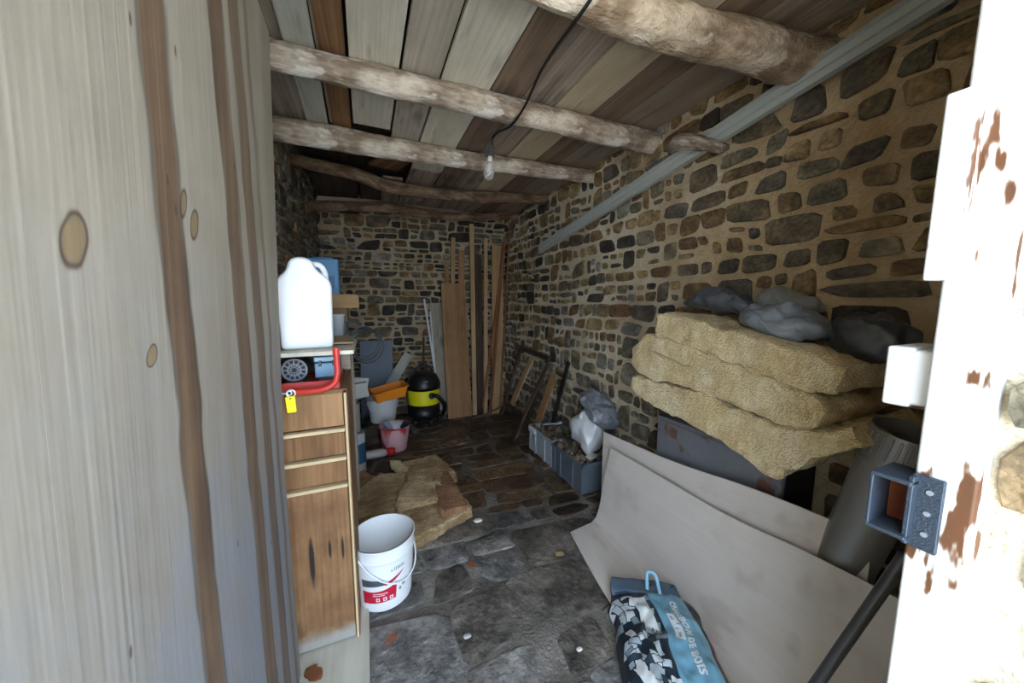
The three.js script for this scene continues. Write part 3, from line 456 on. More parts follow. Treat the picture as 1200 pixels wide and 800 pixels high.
// ---------------------------------------------------------------- buckets and jumble along the back left
function bucketGeo(r0, r1, h, t = 0.004) { return lathe([[0, 0.004], [r0 - 0.006, 0], [r0, 0.006], [lerp(r0, r1, 0.78), h * 0.78], [lerp(r0, r1, 0.78) + 0.005, h * 0.785], [lerp(r0, r1, 0.82) + 0.005, h * 0.82], [lerp(r0, r1, 0.83), h * 0.83], [r1 - 0.001, h * 0.975], [r1 + 0.005, h * 0.98], [r1 + 0.005, h], [r1 - t, h], [r0 - t, 0.012], [0, 0.01]], 56); }
{
  const b = thing('paint_bucket', 'large empty white plastic bucket with a red printed label beside the drawer cabinet', 'bucket', [0.03, 0.0, -1.645], 0);
  const wm = plain('#e9ecec', 0.4);
  part(b, 'body', bucketGeo(0.122, 0.142, 0.31), wm);
  const cv = document.createElement('canvas'); cv.width = 1024; cv.height = 512; const x = cv.getContext('2d');
  x.fillStyle = '#e9ecec'; x.fillRect(0, 0, 1024, 512);
  x.fillStyle = '#5f8a70'; x.beginPath(); x.moveTo(560, 70); x.lineTo(592, 70); x.lineTo(576, 38); x.fill(); x.fillStyle = '#6d7f76'; x.font = 'bold 62px sans-serif'; x.fillText('SEMIN', 606, 74);
  x.fillStyle = '#4d535c'; x.beginPath(); x.moveTo(60, 140); x.lineTo(430, 150); x.lineTo(470, 220); x.lineTo(60, 240); x.fill();
  x.fillStyle = '#b3243a'; x.beginPath(); x.moveTo(430, 210); x.lineTo(800, 110); x.quadraticCurveTo(640, 220, 470, 230); x.fill();
  x.fillStyle = '#c21f3a'; x.beginPath(); x.moveTo(60, 290); x.quadraticCurveTo(400, 320, 660, 235); x.lineTo(640, 440); x.lineTo(60, 460); x.fill();
  x.fillStyle = '#f0e6e6'; for (const [a, c2, d] of [[250, 325, 250], [250, 348, 200]]) x.fillRect(a, c2, d, 9);
  for (const a of [300, 420, 530]) { x.fillStyle = '#f4ecec'; x.fillRect(a, 385, 62, 46); x.fillStyle = '#c21f3a'; x.fillRect(a + 14, 397, 34, 22); }
  x.fillStyle = '#7f9186'; x.beginPath(); x.arc(720, 350, 24, 0, 7); x.fill(); x.beginPath(); x.arc(700, 270, 18, 0, 7); x.fill(); x.fillRect(760, 300, 70, 34);
  const t = new THREE.CanvasTexture(cv); t.colorSpace = THREE.SRGBColorSpace;
  const r = (y) => lerp(0.122, 0.142, y / 0.31) + 0.0012, lab = new THREE.CylinderGeometry(r(0.225), r(0.03), 0.195, 40, 1, true, -0.95, 2.05); lab.translate(0, 0.1275, 0);
  part(b, 'printed_label', lab, std({ map: t, roughness: 0.4 }), null, null, 'printed label with red band and small lettering');
  const hd = []; for (let k = 0; k <= 24; k++) { const t = k / 24 * Math.PI; hd.push([0.151 * Math.cos(t), 0, 0.205 * Math.sin(t)]); }
  const h = part(b, 'handle', merge(tube(hd, 0.0036, 64, 8)), wm, [0, 0.272, 0]); h.rotation.order = 'YXZ'; h.rotation.set(0.8, 0.75, 0);
}
function bail(b, r, y, tilt, mat, ry) { const hd = []; for (let k = 0; k <= 16; k++) { const a = k / 16 * Math.PI; hd.push([r * Math.cos(a), 0, r * Math.sin(a)]); } const h = part(b, 'handle', tube(hd, 0.004, 40, 7), mat, [0, y, 0]); h.rotation.order = 'YXZ'; h.rotation.set(tilt, ry, 0); }
{
  const b = thing('bucket', 'white round bucket carrying the orange tub by the back wall', 'bucket', [0.12, 0.2, -3.66]); const wm = plain('#c9cbc8', 0.45);
  part(b, 'body', bucketGeo(0.12, 0.15, 0.24), wm); bail(b, 0.152, 0.2, 0.75, wm, 0.2);
}
solo('crate', 'low dark wooden crate under the white bucket by the back wall', 'crate', merge(bev(0.32, 0.02, 0.34).translate(0, 0.19, 0), bev(0.32, 0.17, 0.02).translate(0, 0.09, 0.16), bev(0.32, 0.17, 0.02).translate(0, 0.09, -0.16), bev(0.02, 0.17, 0.3).translate(0.15, 0.09, 0), bev(0.02, 0.17, 0.3).translate(-0.15, 0.09, 0)), M.dark, [0.1, 0, -3.68]);
{
  const b = thing('tub', 'orange rectangular plastic tub tilted on top of the white bucket', 'tub', [0.19, 0.447, -3.62]); b.rotation.set(0.05, 0.22, 0.12);
  const om = plain('#e8871c', 0.45), s = new THREE.Shape(); const rr = (sh, w, h, r) => { sh.moveTo(-w + r, -h); sh.lineTo(w - r, -h); sh.quadraticCurveTo(w, -h, w, -h + r); sh.lineTo(w, h - r); sh.quadraticCurveTo(w, h, w - r, h); sh.lineTo(-w + r, h); sh.quadraticCurveTo(-w, h, -w, h - r); sh.lineTo(-w, -h + r); sh.quadraticCurveTo(-w, -h, -w + r, -h); };
  rr(s, 0.17, 0.11, 0.03); const h = new THREE.Path(); rr(h, 0.165, 0.105, 0.028); s.holes.push(h); const g = new THREE.ExtrudeGeometry(s, { depth: 0.1, bevelEnabled: false, curveSegments: 5 }).rotateX(-Math.PI / 2), P = g.attributes.position;
  for (let i = 0; i < P.count; i++) { const k = lerp(0.86, 1, P.getY(i) / 0.1); P.setX(i, P.getX(i) * k); P.setZ(i, P.getZ(i) * k); } g.computeVertexNormals();
  part(b, 'body', merge(g, bev(0.28, 0.006, 0.18, 0.002).translate(0, 0.004, 0)), om);
  const s2 = new THREE.Shape(); rr(s2, 0.182, 0.122, 0.034); const h2 = new THREE.Path(); rr(h2, 0.165, 0.105, 0.028); s2.holes.push(h2); part(b, 'rim', new THREE.ExtrudeGeometry(s2, { depth: 0.008, bevelEnabled: false, curveSegments: 5 }).rotateX(-Math.PI / 2), om, [0, 0.098, 0]);
}
{
  const b = thing('rubbish_bucket', 'translucent pink and red plastic bucket filled with odds and ends on the dark floor', 'bucket', [0.205, 0.0, -3.36], 0);
  const t = tex(256, 128, (u, v) => mix(rgb('#d9a9a8'), rgb('#c23a38'), step(0.48, 0.6, fbm(u, v, 6, 4, 4, 441))));
  part(b, 'body', lathe([[0, 0.004], [0.105, 0], [0.11, 0.008], [0.14, 0.225], [0.146, 0.227], [0.146, 0.237], [0.136, 0.237], [0.106, 0.012], [0, 0.01]], 40), std({ map: t, roughness: 0.45 }));
  solo('spray_can', 'small grey spray can poking out of the pink bucket', 'can', merge(new THREE.CylinderGeometry(0.028, 0.028, 0.17, 20), new THREE.CylinderGeometry(0.012, 0.026, 0.02, 20).translate(0, 0.095, 0)), plain('#8d9095', 0.4, 0.3), [0.17, 0.21, -3.32], [0.1, 0, 0.5]);
  solo('crumpled_bag', 'crumpled white plastic bag stuffed into the pink bucket', 'bag', wobble(new THREE.SphereGeometry(0.085, 24, 16), 0.02, 16, 7), plain('#c8c6cc', 0.4), [0.2, 0.19, -3.38]);
  solo('black_cup', 'small black plastic cup lying on top in the pink bucket', 'cup', lathe([[0, 0], [0.025, 0], [0.033, 0.08], [0.029, 0.08], [0.022, 0.004], [0, 0.004]], 20), plain('#1f1f22', 0.5), [0.275, 0.22, -3.31], [0.5, 0, -0.6]);
}
{
  const b = thing('spray_bottle', 'dusty white bottle with a red cap lying on the floor before the pink bucket', 'bottle', [-0.07, 0.045, -3.2]);
  part(b, 'body', lathe([[0, 0], [0.034, 0], [0.04, 0.01], [0.04, 0.15], [0.03, 0.18], [0.02, 0.195], [0.02, 0.2], [0, 0.2]], 24).rotateZ(-Math.PI / 2 - 0.0), plain('#b3ada4', 0.5)); part(b, 'cap', lathe([[0, 0.195], [0.036, 0.195], [0.036, 0.245], [0.028, 0.262], [0, 0.262]], 20).rotateZ(-Math.PI / 2), plain('#c9221c', 0.4));
}
{
  const b = thing('paint_tin', 'white and blue paint tin behind the drawer cabinet', 'paint tin', [-0.135, 0, -3.02]);
  part(b, 'body', new THREE.CylinderGeometry(0.085, 0.085, 0.34, 32).translate(0, 0.17, 0), plain('#c2c4c2', 0.4)); part(b, 'label', new THREE.CylinderGeometry(0.0865, 0.0865, 0.17, 32, 1, true).translate(0, 0.17, 0), plain('#2d5c7c', 0.5)); part(b, 'rim', new THREE.TorusGeometry(0.083, 0.005, 8, 32).rotateX(Math.PI / 2), plain('#a9abad', 0.3, 0.7), [0, 0.34, 0]);
}
solo('white_canister', 'dusty pale plastic canister standing on the paint tin', 'canister', merge(rbox(0.11, 0.24, 0.11, 0.02), new THREE.CylinderGeometry(0.025, 0.025, 0.03, 20).translate(0, 0.13, 0)), plain('#8f8d86', 0.5), [-0.135, 0.467, -3.02]);
solo('paper_bundle', 'bundle of pale papers wedged above the pale canister', 'papers', merge(bev(0.16, 0.13, 0.03, 0.004).rotateZ(0.12), bev(0.12, 0.16, 0.02, 0.004).rotateZ(-0.15).translate(0.02, 0.02, -0.03)), plain('#b9b9b2', 0.8), [-0.09, 0.69, -3.0], [0.2, 0, 0]);
solo('sheet_metal', 'blue grey metal sheet leaning on the back wall by the vacuum', 'sheet', barGeo([0.08, 0.0, -4.2], [0.1, 0.95, -4.4], 0.36, 0.02, [0, 0, 1], 0.004), plain('#67727f', 0.55));
solo('white_plank', 'short white painted plank leaning behind the orange tub', 'plank', barGeo([0.18, 0.38, -4.12], [0.47, 0.77, -4.37], 0.11, 0.025, [0, 0.3, 1]), M.whitewood);
{
  const v = thing('tub_vacuum', 'black and yellow tub vacuum cleaner standing against the back wall', 'vacuum cleaner', [0.585, 0.05, -4.0]);
  const bk = plain('#17181a', 0.4), ye = plain('#e4dc1e', 0.4);
  part(v, 'base', lathe([[0, 0.05], [0.175, 0.05], [0.185, 0.07], [0.18, 0.2], [0, 0.2]], 36), bk); part(v, 'drum', lathe([[0, 0.19], [0.177, 0.19], [0.183, 0.2], [0.186, 0.355], [0.178, 0.37], [0, 0.37]], 36), ye, null, null, 'bright yellow drum');
  const hd = part(v, 'motor_head', lathe([[0, 0.365], [0.19, 0.365], [0.193, 0.4], [0.185, 0.45], [0.15, 0.52], [0.1, 0.555], [0, 0.56]], 36), bk); part(hd, 'switch', bev(0.05, 0.03, 0.02), plain('#5a6570', 0.4), [0.0, 0.47, 0.165], [-0.5, 0, 0]);
  part(v, 'handle', tube([[-0.1, 0.52, 0], [-0.08, 0.6, 0], [0, 0.62, 0], [0.08, 0.6, 0], [0.1, 0.52, 0]], 0.014, 30, 8), bk);
  for (const a of [0.3, 1.3, 2.3, 4.5]) part(v, 'castor', new THREE.SphereGeometry(0.036, 14, 10).scale(1, 0.95, 1), bk, [0.175 * Math.cos(a), 0.006, 0.175 * Math.sin(a)]);
  part(v, 'hose', tube([[0.06, 0.31, 0.18], [0.11, 0.31, 0.22], [0.19, 0.22, 0.2], [0.225, 0.12, 0.1], [0.215, 0.03, 0.02]], 0.024, 50, 10), bk); part(v, 'inlet', new THREE.CylinderGeometry(0.035, 0.035, 0.04, 20).rotateX(Math.PI / 2), bk, [0.06, 0.31, 0.185]);
}

// ---------------------------------------------------------------- battens and boards in the far right corner
solo('plywood_board', 'wide brown plywood board standing on end in the back corner', 'board', barGeo([1.015, 0.0, -4.0], [0.995, 1.64, -4.17], 0.30, 0.018, [0, 0, 1]), M.ply);
const batt = (label, a, b, w, t, m, f) => solo('batten', label, 'batten', barGeo(a, b, w, t, f ?? [0, 0, 1]), m, null, null, 'boards standing in the back corner');
batt('narrow tan lath showing above the left of the plywood board', [0.93, 0.0, -4.1], [1.03, 2.2, -4.25], 0.05, 0.02, M.pine);
batt('short orange brown lath showing above the middle of the plywood board', [1.06, 0.0, -4.08], [1.12, 2.05, -4.22], 0.075, 0.02, M.ply);
batt('short tan slat ending just above the plywood board top left', [0.93, 0.0, -4.06], [0.93, 1.86, -4.22], 0.05, 0.018, M.ply);
batt('tall pale batten just right of the plywood board', [1.205, 0.0, -4.02], [1.24, 2.36, -4.17], 0.055, 0.03, M.pine);
batt('dark brown batten behind the pale batten right of the plywood', [1.29, 0.0, -4.03], [1.315, 2.0, -4.16], 0.09, 0.02, M.dark);
batt('pale planed batten in the middle of the corner bundle', [1.345, 0.0, -4.0], [1.41, 2.2, -4.14], 0.05, 0.025, M.pine);
batt('broad pine board furthest right in the corner bundle', [1.49, 0.0, -3.96], [1.56, 2.12, -4.12], 0.15, 0.02, M.pine);
batt('thin reddish lath crossing aslant in front of the corner bundle', [1.29, 0.12, -3.94], [1.6, 2.05, -3.99], 0.028, 0.014, M.red);
batt('second reddish slat leaning against the broad pine board', [1.37, 0.02, -3.9], [1.61, 2.15, -4.03], 0.04, 0.012, M.red);
batt('long thin brown lath topping the bundle against the right wall', [1.5, 0.0, -3.9], [1.69, 2.38, -4.02], 0.025, 0.012, M.orange);
solo('white_pipe', 'thin white plastic pipe leaning left of the plywood board', 'pipe', rod([0.8, 0.1, -4.1], [0.67, 1.45, -4.33], 0.013, 12), plain('#dcdedd', 0.4));
solo('white_pipe', 'second thin white pipe touching the plywood board edge', 'pipe', rod([0.77, 0.1, -4.13], [0.74, 1.3, -4.32], 0.01, 12), plain('#cfd1d0', 0.4));
solo('offcut_board', 'pale grey green offcut board behind the white pipes', 'board', barGeo([0.82, 0.0, -4.17], [0.81, 1.4, -4.33], 0.15, 0.016), woodMat(T.grey, '#d5d8d2'));
solo('rusty_pipe', 'thin rusty upright pipe fixed to the back wall by the vacuum', 'pipe', rod([0.64, 0.35, -4.365], [0.655, 0.98, -4.365], 0.014, 10), plain('#4e3a2c', 0.8));

// ---------------------------------------------------------------- frames leaning on the right wall
{
  const f = thing('wooden_rack', 'dark open wooden frame leaning on the right stone wall', 'frame');
  const q = [[1.5, 0.02, -3.85], [1.66, 0.88, -3.62], [1.68, 0.84, -3.0], [1.5, 0.02, -3.2]];
  part(f, 'stile', barGeo(q[0], q[1], 0.045, 0.03, [-1, 0.2, 0]), M.dark); part(f, 'stile', barGeo(q[3], q[2], 0.045, 0.03, [-1, 0.2, 0]), M.dark); part(f, 'rail', barGeo(q[1], q[2], 0.05, 0.03, [-1, 0.2, 0]), M.dark); part(f, 'rail', barGeo([1.53, 0.18, -3.8], [1.53, 0.18, -3.2], 0.04, 0.03, [-1, 0.2, 0]), M.dark);
}
solo('loose_plank', 'pale short plank leaning inside the dark wooden frame', 'plank', barGeo([1.56, 0.12, -3.72], [1.67, 0.78, -3.36], 0.09, 0.02, [-1, 0.2, 0]), M.pine);
solo('loose_batten', 'long dark slat leaning aslant before the wooden frame', 'batten', barGeo([1.32, 0.0, -3.07], [1.62, 0.82, -2.88], 0.03, 0.025, [-1, 0.2, 0]), M.dark);
solo('loose_batten', 'second dark slat with reddish edge leaning beside the first', 'batten', barGeo([1.38, 0.0, -3.14], [1.65, 0.8, -2.98], 0.028, 0.02, [-1, 0.2, 0]), M.brown);
solo('loose_plank', 'orange brown short plank leaning behind the rear grey crate', 'plank', barGeo([1.5, 0.0, -3.0], [1.67, 0.72, -2.85], 0.1, 0.02, [-1, 0.2, 0]), M.ply);
solo('black_bar', 'black flat bar leaning on the right wall above the grey crate', 'bar', barGeo([1.6, 0.1, -2.82], [1.68, 0.87, -2.62], 0.045, 0.02, [-1, 0.2, 0]), plain('#1d1c1c', 0.6));
solo('floor_stick', 'thin crooked stick lying on the floor by the corner battens', 'stick', log([[1.12, 0.035, -3.82], [1.3, 0.09, -3.75], [1.48, 0.2, -3.7]], [0.014, 0.012, 0.01], 63, 0.2, 30, 8), barkDark);

// ---------------------------------------------------------------- crates with rubble
function crate(label, hex, x0, x1, z0, z1, h) {
  const c = thing('plastic_crate', label, 'crate', [(x0 + x1) / 2, 0.005, (z0 + z1) / 2]), m = plain(hex, 0.5), w = x1 - x0, d = z1 - z0, t = 0.006;
  part(c, 'body', merge(bev(w - 0.02, h, t, 0.002).translate(0, h / 2, d / 2 - 0.012), bev(w - 0.02, h, t, 0.002).translate(0, h / 2, -d / 2 + 0.012), bev(t, h, d - 0.02, 0.002).translate(w / 2 - 0.012, h / 2, 0), bev(t, h, d - 0.02, 0.002).translate(-w / 2 + 0.012, h / 2, 0), bev(w - 0.02, t, d - 0.02, 0.002).translate(0, t / 2, 0)), m);
  part(c, 'rim', merge(bev(w, 0.03, 0.018, 0.004).translate(0, h - 0.015, d / 2 - 0.009), bev(w, 0.03, 0.018, 0.004).translate(0, h - 0.015, -d / 2 + 0.009), bev(0.018, 0.03, d, 0.004).translate(w / 2 - 0.009, h - 0.015, 0), bev(0.018, 0.03, d, 0.004).translate(-w / 2 + 0.009, h - 0.015, 0)), m);
  for (const sx of [-1, 1]) for (const sz of [-1, 1]) part(c, 'corner_rib', bev(0.045, h * 0.92, 0.045, 0.006), m, [sx * (w / 2 - 0.026), h * 0.46, sz * (d / 2 - 0.026)]);
  for (const z of [-0.2, 0.2]) part(c, 'side_rib', bev(0.014, h * 0.86, 0.03, 0.003), m, [-w / 2 + 0.006, h * 0.43, z * d]);
  return c;
}
crate('slate blue grey plastic crate nearer the door, filled with rubble', '#5d6770', 1.385, 1.69, -2.40, -1.96, 0.23);
{ const c = crate('light grey plastic crate behind the slate blue one, with white handle', '#a0a8ac', 1.395, 1.69, -2.86, -2.42, 0.235); part(c, 'handle', rbox(0.03, 0.05, 0.13, 0.014), plain('#d5d9da', 0.4), [-0.155, 0.215, -0.12], null, 'white rounded carrying handle'); }
{
  const R = rng(501), geos = [[], []], tmp = new THREE.Object3D();
  for (let k = 0; k < 170; k++) {
    const z = -2.83 + R() * 0.84, x = 1.42 + R() * 0.24, s = 0.012 + R() * R() * 0.035, g = wobble(new THREE.IcosahedronGeometry(s, 1), s * 0.25, 1 / s, k); tmp.position.set(x, 0.2 + R() * 0.035, z); tmp.rotation.set(R() * 6, R() * 6, R() * 6); tmp.updateMatrix(); g.applyMatrix4(tmp.matrix); geos[k % 3 ? 0 : 1].push(g);
  }
  const fill = (x0, x1, z0, z1) => wobble(new TessellateModifier(0.05, 6).modify(new THREE.BoxGeometry(x1 - x0, 0.17, z1 - z0).toNonIndexed()), 0.008, 14, 3).translate((x0 + x1) / 2, 0.115, (z0 + z1) / 2);
  const rub = (g) => { const n = g.index ? g.toNonIndexed() : g; return projUV(n, uvOff()); };
  const a = geos[0].map(rub), b = geos[1].map(rub); const base = rub(fill(1.412, 1.663, -2.375, -1.985)), base2 = rub(fill(1.422, 1.663, -2.835, -2.445));
  const m = solo('rubble', 'brown rubble and broken bits filling both grey crates', 'rubble', mergeGeometries([mergeGeometries([...a, base, base2]), mergeGeometries(b)], true), [stoneMat('#8a7460'), stoneMat('#a89880')]); m.userData.kind = 'stuff';
}
solo('carton_scrap', 'small white carton scrap lying on the rubble at the crate front', 'scrap', bev(0.075, 0.016, 0.05), plain('#c7c4bb', 0.7), [1.52, 0.252, -2.03], [0.1, 0.3, 0.05]);
solo('hand_tool', 'grey metal tool with black end lying across the rear crate', 'tool', merge(rod([1.47, 0.275, -2.72], [1.6, 0.285, -2.66], 0.012, 10), rod([1.6, 0.285, -2.66], [1.635, 0.3, -2.645], 0.026, 12)), plain('#6d7074', 0.4, 0.5));
{
  const wg = wobble(new THREE.SphereGeometry(1, 40, 28).scale(0.115, 0.17, 0.15), 0.03, 8, 21), P = wg.attributes.position; for (let i = 0; i < P.count; i++) if (P.getY(i) < -0.12) P.setY(i, -0.12); wg.computeVertexNormals();
  solo('white_sack', 'stuffed white plastic sack standing on the rubble crate', 'sack', wg, plain('#e2e4e6', 0.35), [1.56, 0.40, -2.14], [0.3, 0, 0.15]);
  const g2 = wobble(wobble(new THREE.SphereGeometry(1, 80, 56).scale(0.12, 0.075, 0.19), 0.035, 9, 25), 0.016, 24, 26);
  solo('grey_sack', 'crumpled translucent grey plastic bag lying on top of the white sack', 'bag', g2, plain('#7f848a', 0.3), [1.59, 0.60, -2.05], [0.5, 0.1, 0.0]);
}

// ---------------------------------------------------------------- slabs of old insulation on the floor
const woolTex = (L, D, s) => tex(512, 512, (u, v) => { const a = fbm(u, v, 5, 6, 5, s), b = fbm(u, v, 12, 60, 3, s + 1), c = fbm(u, v, 70, 70, 2, s + 2); return mix(rgb(D), rgb(L), clamp(0.5 + (a - 0.5) * 1.5 + (b - 0.5) * 0.8 + (c - 0.5) * 0.5)); });
const wool = std({ map: rep(woolTex('#f6e6c0', '#d8bd88', 511), 0.5, 0.5), roughness: 1, bumpMap: rep(fineBump, 0.12, 0.12), bumpScale: 0.012 });
const woolOld = std({ map: rep(woolTex('#d9be92', '#94764f', 521), 0.5, 0.5), roughness: 1, bumpMap: rep(fineBump, 0.12, 0.12), bumpScale: 0.012 });
const woolRed = std({ map: rep(woolTex('#b98d64', '#875d40', 531), 0.5, 0.5), roughness: 1, bumpMap: rep(fineBump, 0.12, 0.12), bumpScale: 0.012 });
function slabGeo(outline, h, amp, s, edge = 0.03) {              // outline in x, z (metres), thickness h upwards
  const R = rng(s), pts = []; outline.forEach((a, i) => { const b = outline[(i + 1) % outline.length], n = Math.max(1, Math.round(Math.hypot(a[0] - b[0], a[1] - b[1]) / edge)); for (let k = 0; k < n; k++) pts.push([lerp(a[0], b[0], k / n) + (R() - 0.5) * amp, lerp(a[1], b[1], k / n) + (R() - 0.5) * amp]); });
  const sh = new THREE.Shape(pts.map(([x, z]) => new THREE.Vector2(x, -z)));
  let g = new THREE.ExtrudeGeometry(sh, { depth: h, bevelEnabled: true, bevelSize: 0.004, bevelThickness: 0.004, bevelSegments: 1, steps: 2 }).rotateX(-Math.PI / 2);
  g.deleteAttribute('uv'); g.deleteAttribute('normal'); g = new TessellateModifier(0.05, 5).modify(g.index ? g.toNonIndexed() : g);
  return smoothProj(wobble(g, 0.006, 16, s));
}
const sl = (label, outline, h, m, p, r, s) => solo('insulation_slab', label, 'insulation', slabGeo(outline, h, 0.018, s), m, p, r, 'broken insulation slabs heaped on the floor');
sl('wide tan insulation slab at the front right of the floor heap', [[-0.2, 0.2], [0.24, 0.08], [0.22, -0.16], [-0.05, -0.26], [-0.2, -0.1]], 0.07, woolOld, [0.335, 0.012, -2.08], [0.04, 0.1, 0.02], 601);
sl('tan insulation slab sloping at the left of the floor heap behind the bucket', [[-0.22, 0.2], [0.14, 0.16], [0.1, -0.2], [-0.1, -0.26], [-0.22, -0.1]], 0.06, woolOld, [0.1, 0.06, -2.35], [0.12, -0.2, 0.16], 602);
sl('reddish stained insulation piece on the right of the floor heap', [[-0.08, 0.26], [0.08, 0.22], [0.06, -0.24], [-0.07, -0.2]], 0.05, woolRed, [0.455, 0.085, -2.23], [0.05, 0.0, -0.12], 603);
sl('dark red insulation piece at the far left of the floor heap', [[-0.12, 0.2], [0.1, 0.18], [0.08, -0.16], [-0.1, -0.2]], 0.05, woolRed, [-0.06, 0.06, -2.55], [0.1, 0.5, 0.12], 604);
sl('pale insulation slab lying at the back of the floor heap', [[-0.16, 0.2], [0.2, 0.16], [0.18, -0.2], [-0.12, -0.24]], 0.07, woolOld, [0.36, 0.04, -2.56], [0.06, 0.2, 0.04], 605);
sl('narrow bright insulation shard standing up in the middle of the floor heap', [[-0.04, 0.2], [0.05, 0.18], [0.02, -0.2], [-0.035, -0.24]], 0.035, wool, [0.245, 0.11, -2.5], [0.14, 0.35, 0.1], 606);
sl('middle tan insulation slab resting on top of the floor heap', [[-0.14, 0.18], [0.14, 0.12], [0.12, -0.2], [-0.1, -0.22]], 0.05, woolOld, [0.3, 0.1, -2.3], [0.14, -0.25, -0.05], 607);

// ---------------------------------------------------------------- metal box with folded insulation on top
{
  const b = thing('metal_cabinet', 'dark rusty sheet metal cabinet under the folded yellow insulation', 'cabinet', [1.575, 0.0, -1.055]);
  const t = tex(256, 256, (u, v) => { const a = fbm(u, v, 5, 5, 5, 541), r = fbm(u, v, 7, 5, 4, 542); return mix(mix(rgb('#74767e'), rgb('#94969e'), a), rgb('#7a4a33'), 0.7 * step(0.58, 0.7, r)); });
  const m = std({ map: rep(t, 0.6, 0.6), roughness: 0.5, metalness: 0.35 });
  part(b, 'body', bev(0.235, 0.78, 0.62, 0.006), m, [0.0025, 0.4, 0]); part(b, 'side_panel', bev(0.006, 0.74, 0.58, 0.002), m, [-0.117, 0.4, 0], null, 'grey side panel with rust spots'); part(b, 'shaded_front_panel', bev(0.2, 0.74, 0.006, 0.002), plain('#1e2024', 0.5, 0.4), [0.005, 0.4, 0.312], null, 'front panel coloured near black for the shade on that face');  // front face shade is put into its near-black colour; side keeps the grey
}
function woolLayer(label, prof, x0, x1, m, s, amp = 0.02, slit) {      // profile in z, y, extruded along x
  const R = rng(s), pts = []; prof.forEach((a, i) => { const b = prof[(i + 1) % prof.length], n = Math.max(1, Math.round(Math.hypot(a[0] - b[0], a[1] - b[1]) / 0.03)); for (let k = 0; k < n; k++) pts.push([lerp(a[0], b[0], k / n) + (R() - 0.5) * amp * 0.4, lerp(a[1], b[1], k / n) + (R() - 0.5) * amp * 0.4]); });
  const sh = new THREE.Shape(pts.map(([z, y]) => new THREE.Vector2(-z, y))); if (slit) sh.holes.push(new THREE.Path(slit.map(([z, y]) => new THREE.Vector2(-z, y))));
  let g = new THREE.ExtrudeGeometry(sh, { depth: x1 - x0, bevelEnabled: true, bevelSize: 0.008, bevelThickness: 0.01, bevelSegments: 2, steps: 5 });
  g.rotateY(Math.PI / 2).translate(x0, 0, 0);
  g.deleteAttribute('uv'); g.deleteAttribute('normal'); g = new TessellateModifier(0.022, 8).modify(g.index ? g.toNonIndexed() : g);
  g = wobble(g, 0.01, 8, s); g = wobble(g, 0.007, 26, s + 40);
  return solo('insulation_batt', label, 'insulation', smoothProj(g), m, null, null, 'folded insulation on the metal cabinet');
}
woolLayer('topmost yellow insulation batt, straight, under the grey plastic bags', [[-1.25, 1.25], [-1.252, 1.34], [-1.1, 1.33], [-0.87, 1.29], [-0.6, 1.225], [-0.54, 1.2], [-0.55, 1.13], [-0.63, 1.12], [-0.88, 1.175], [-1.1, 1.225]], 1.31, 1.69, wool, 701);
woolLayer('middle yellow insulation batt folded back on itself with rounded left end', [[-1.24, 1.235], [-1.1, 1.212], [-0.88, 1.16], [-0.6, 1.1], [-0.56, 1.06], [-0.6, 1.0], [-0.72, 0.99], [-0.9, 1.02], [-1.1, 1.035], [-1.24, 1.03], [-1.33, 1.035], [-1.385, 1.08], [-1.39, 1.15], [-1.35, 1.21], [-1.29, 1.238]].concat([]), 1.30, 1.69, wool, 702, 0.03, [[-1.25, 1.18], [-1.2, 1.172], [-1.14, 1.148], [-1.06, 1.132], [-1.03, 1.12], [-1.08, 1.12], [-1.15, 1.13], [-1.21, 1.15], [-1.26, 1.165]]);
woolLayer('lowest yellow insulation batt drooping over the metal cabinet corner', [[-1.36, 1.02], [-1.24, 1.012], [-1.1, 1.015], [-0.9, 1.0], [-0.72, 0.97], [-0.58, 0.985], [-0.5, 1.03], [-0.47, 1.0], [-0.56, 0.93], [-0.64, 0.86], [-0.68, 0.80], [-0.72, 0.80], [-0.82, 0.85], [-1.0, 0.875], [-1.2, 0.905], [-1.31, 0.925], [-1.37, 0.97]], 1.29, 1.69, wool, 703, 0.03);
// bags on top
{
  const bagM = std({ color: '#7d838a', roughness: 0.3, bumpMap: rep(fineBump, 0.15, 0.15), bumpScale: 0.01 }), dk = std({ color: '#4a4d52', roughness: 0.35, bumpMap: rep(fineBump, 0.15, 0.15), bumpScale: 0.01 });
  const bag = (name, label, sx, sy, sz, p, r, m, s) => solo(name, label, 'bag', wobble(wobble(new THREE.SphereGeometry(1, 72, 48).scale(sx, sy, sz), 0.03, 7, s), 0.013, 22, s + 5), m, p, r);
  bag('plastic_bag', 'dark grey crumpled plastic sheet at the left end of the insulation top', 0.12, 0.045, 0.17, [1.5, 1.395, -1.07], [0.12, 0.1, 0], dk, 801);
  bag('plastic_bag', 'grey shiny plastic bag in the middle of the insulation top', 0.13, 0.06, 0.15, [1.47, 1.33, -0.8], [0.2, 0.1, 0], bagM, 811);
  bag('plastic_bag', 'pale crumpled plastic bag against the wall behind the grey bags', 0.07, 0.06, 0.12, [1.64, 1.385, -0.92], [0.1, 0.2, 0], plain('#8f9089', 0.35), 821);
  bag('black_bag', 'black plastic bundle at the right end of the insulation behind the jamb', 0.13, 0.09, 0.11, [1.57, 1.27, -0.58], [0.2, 0.3, 0], dk, 831);
}
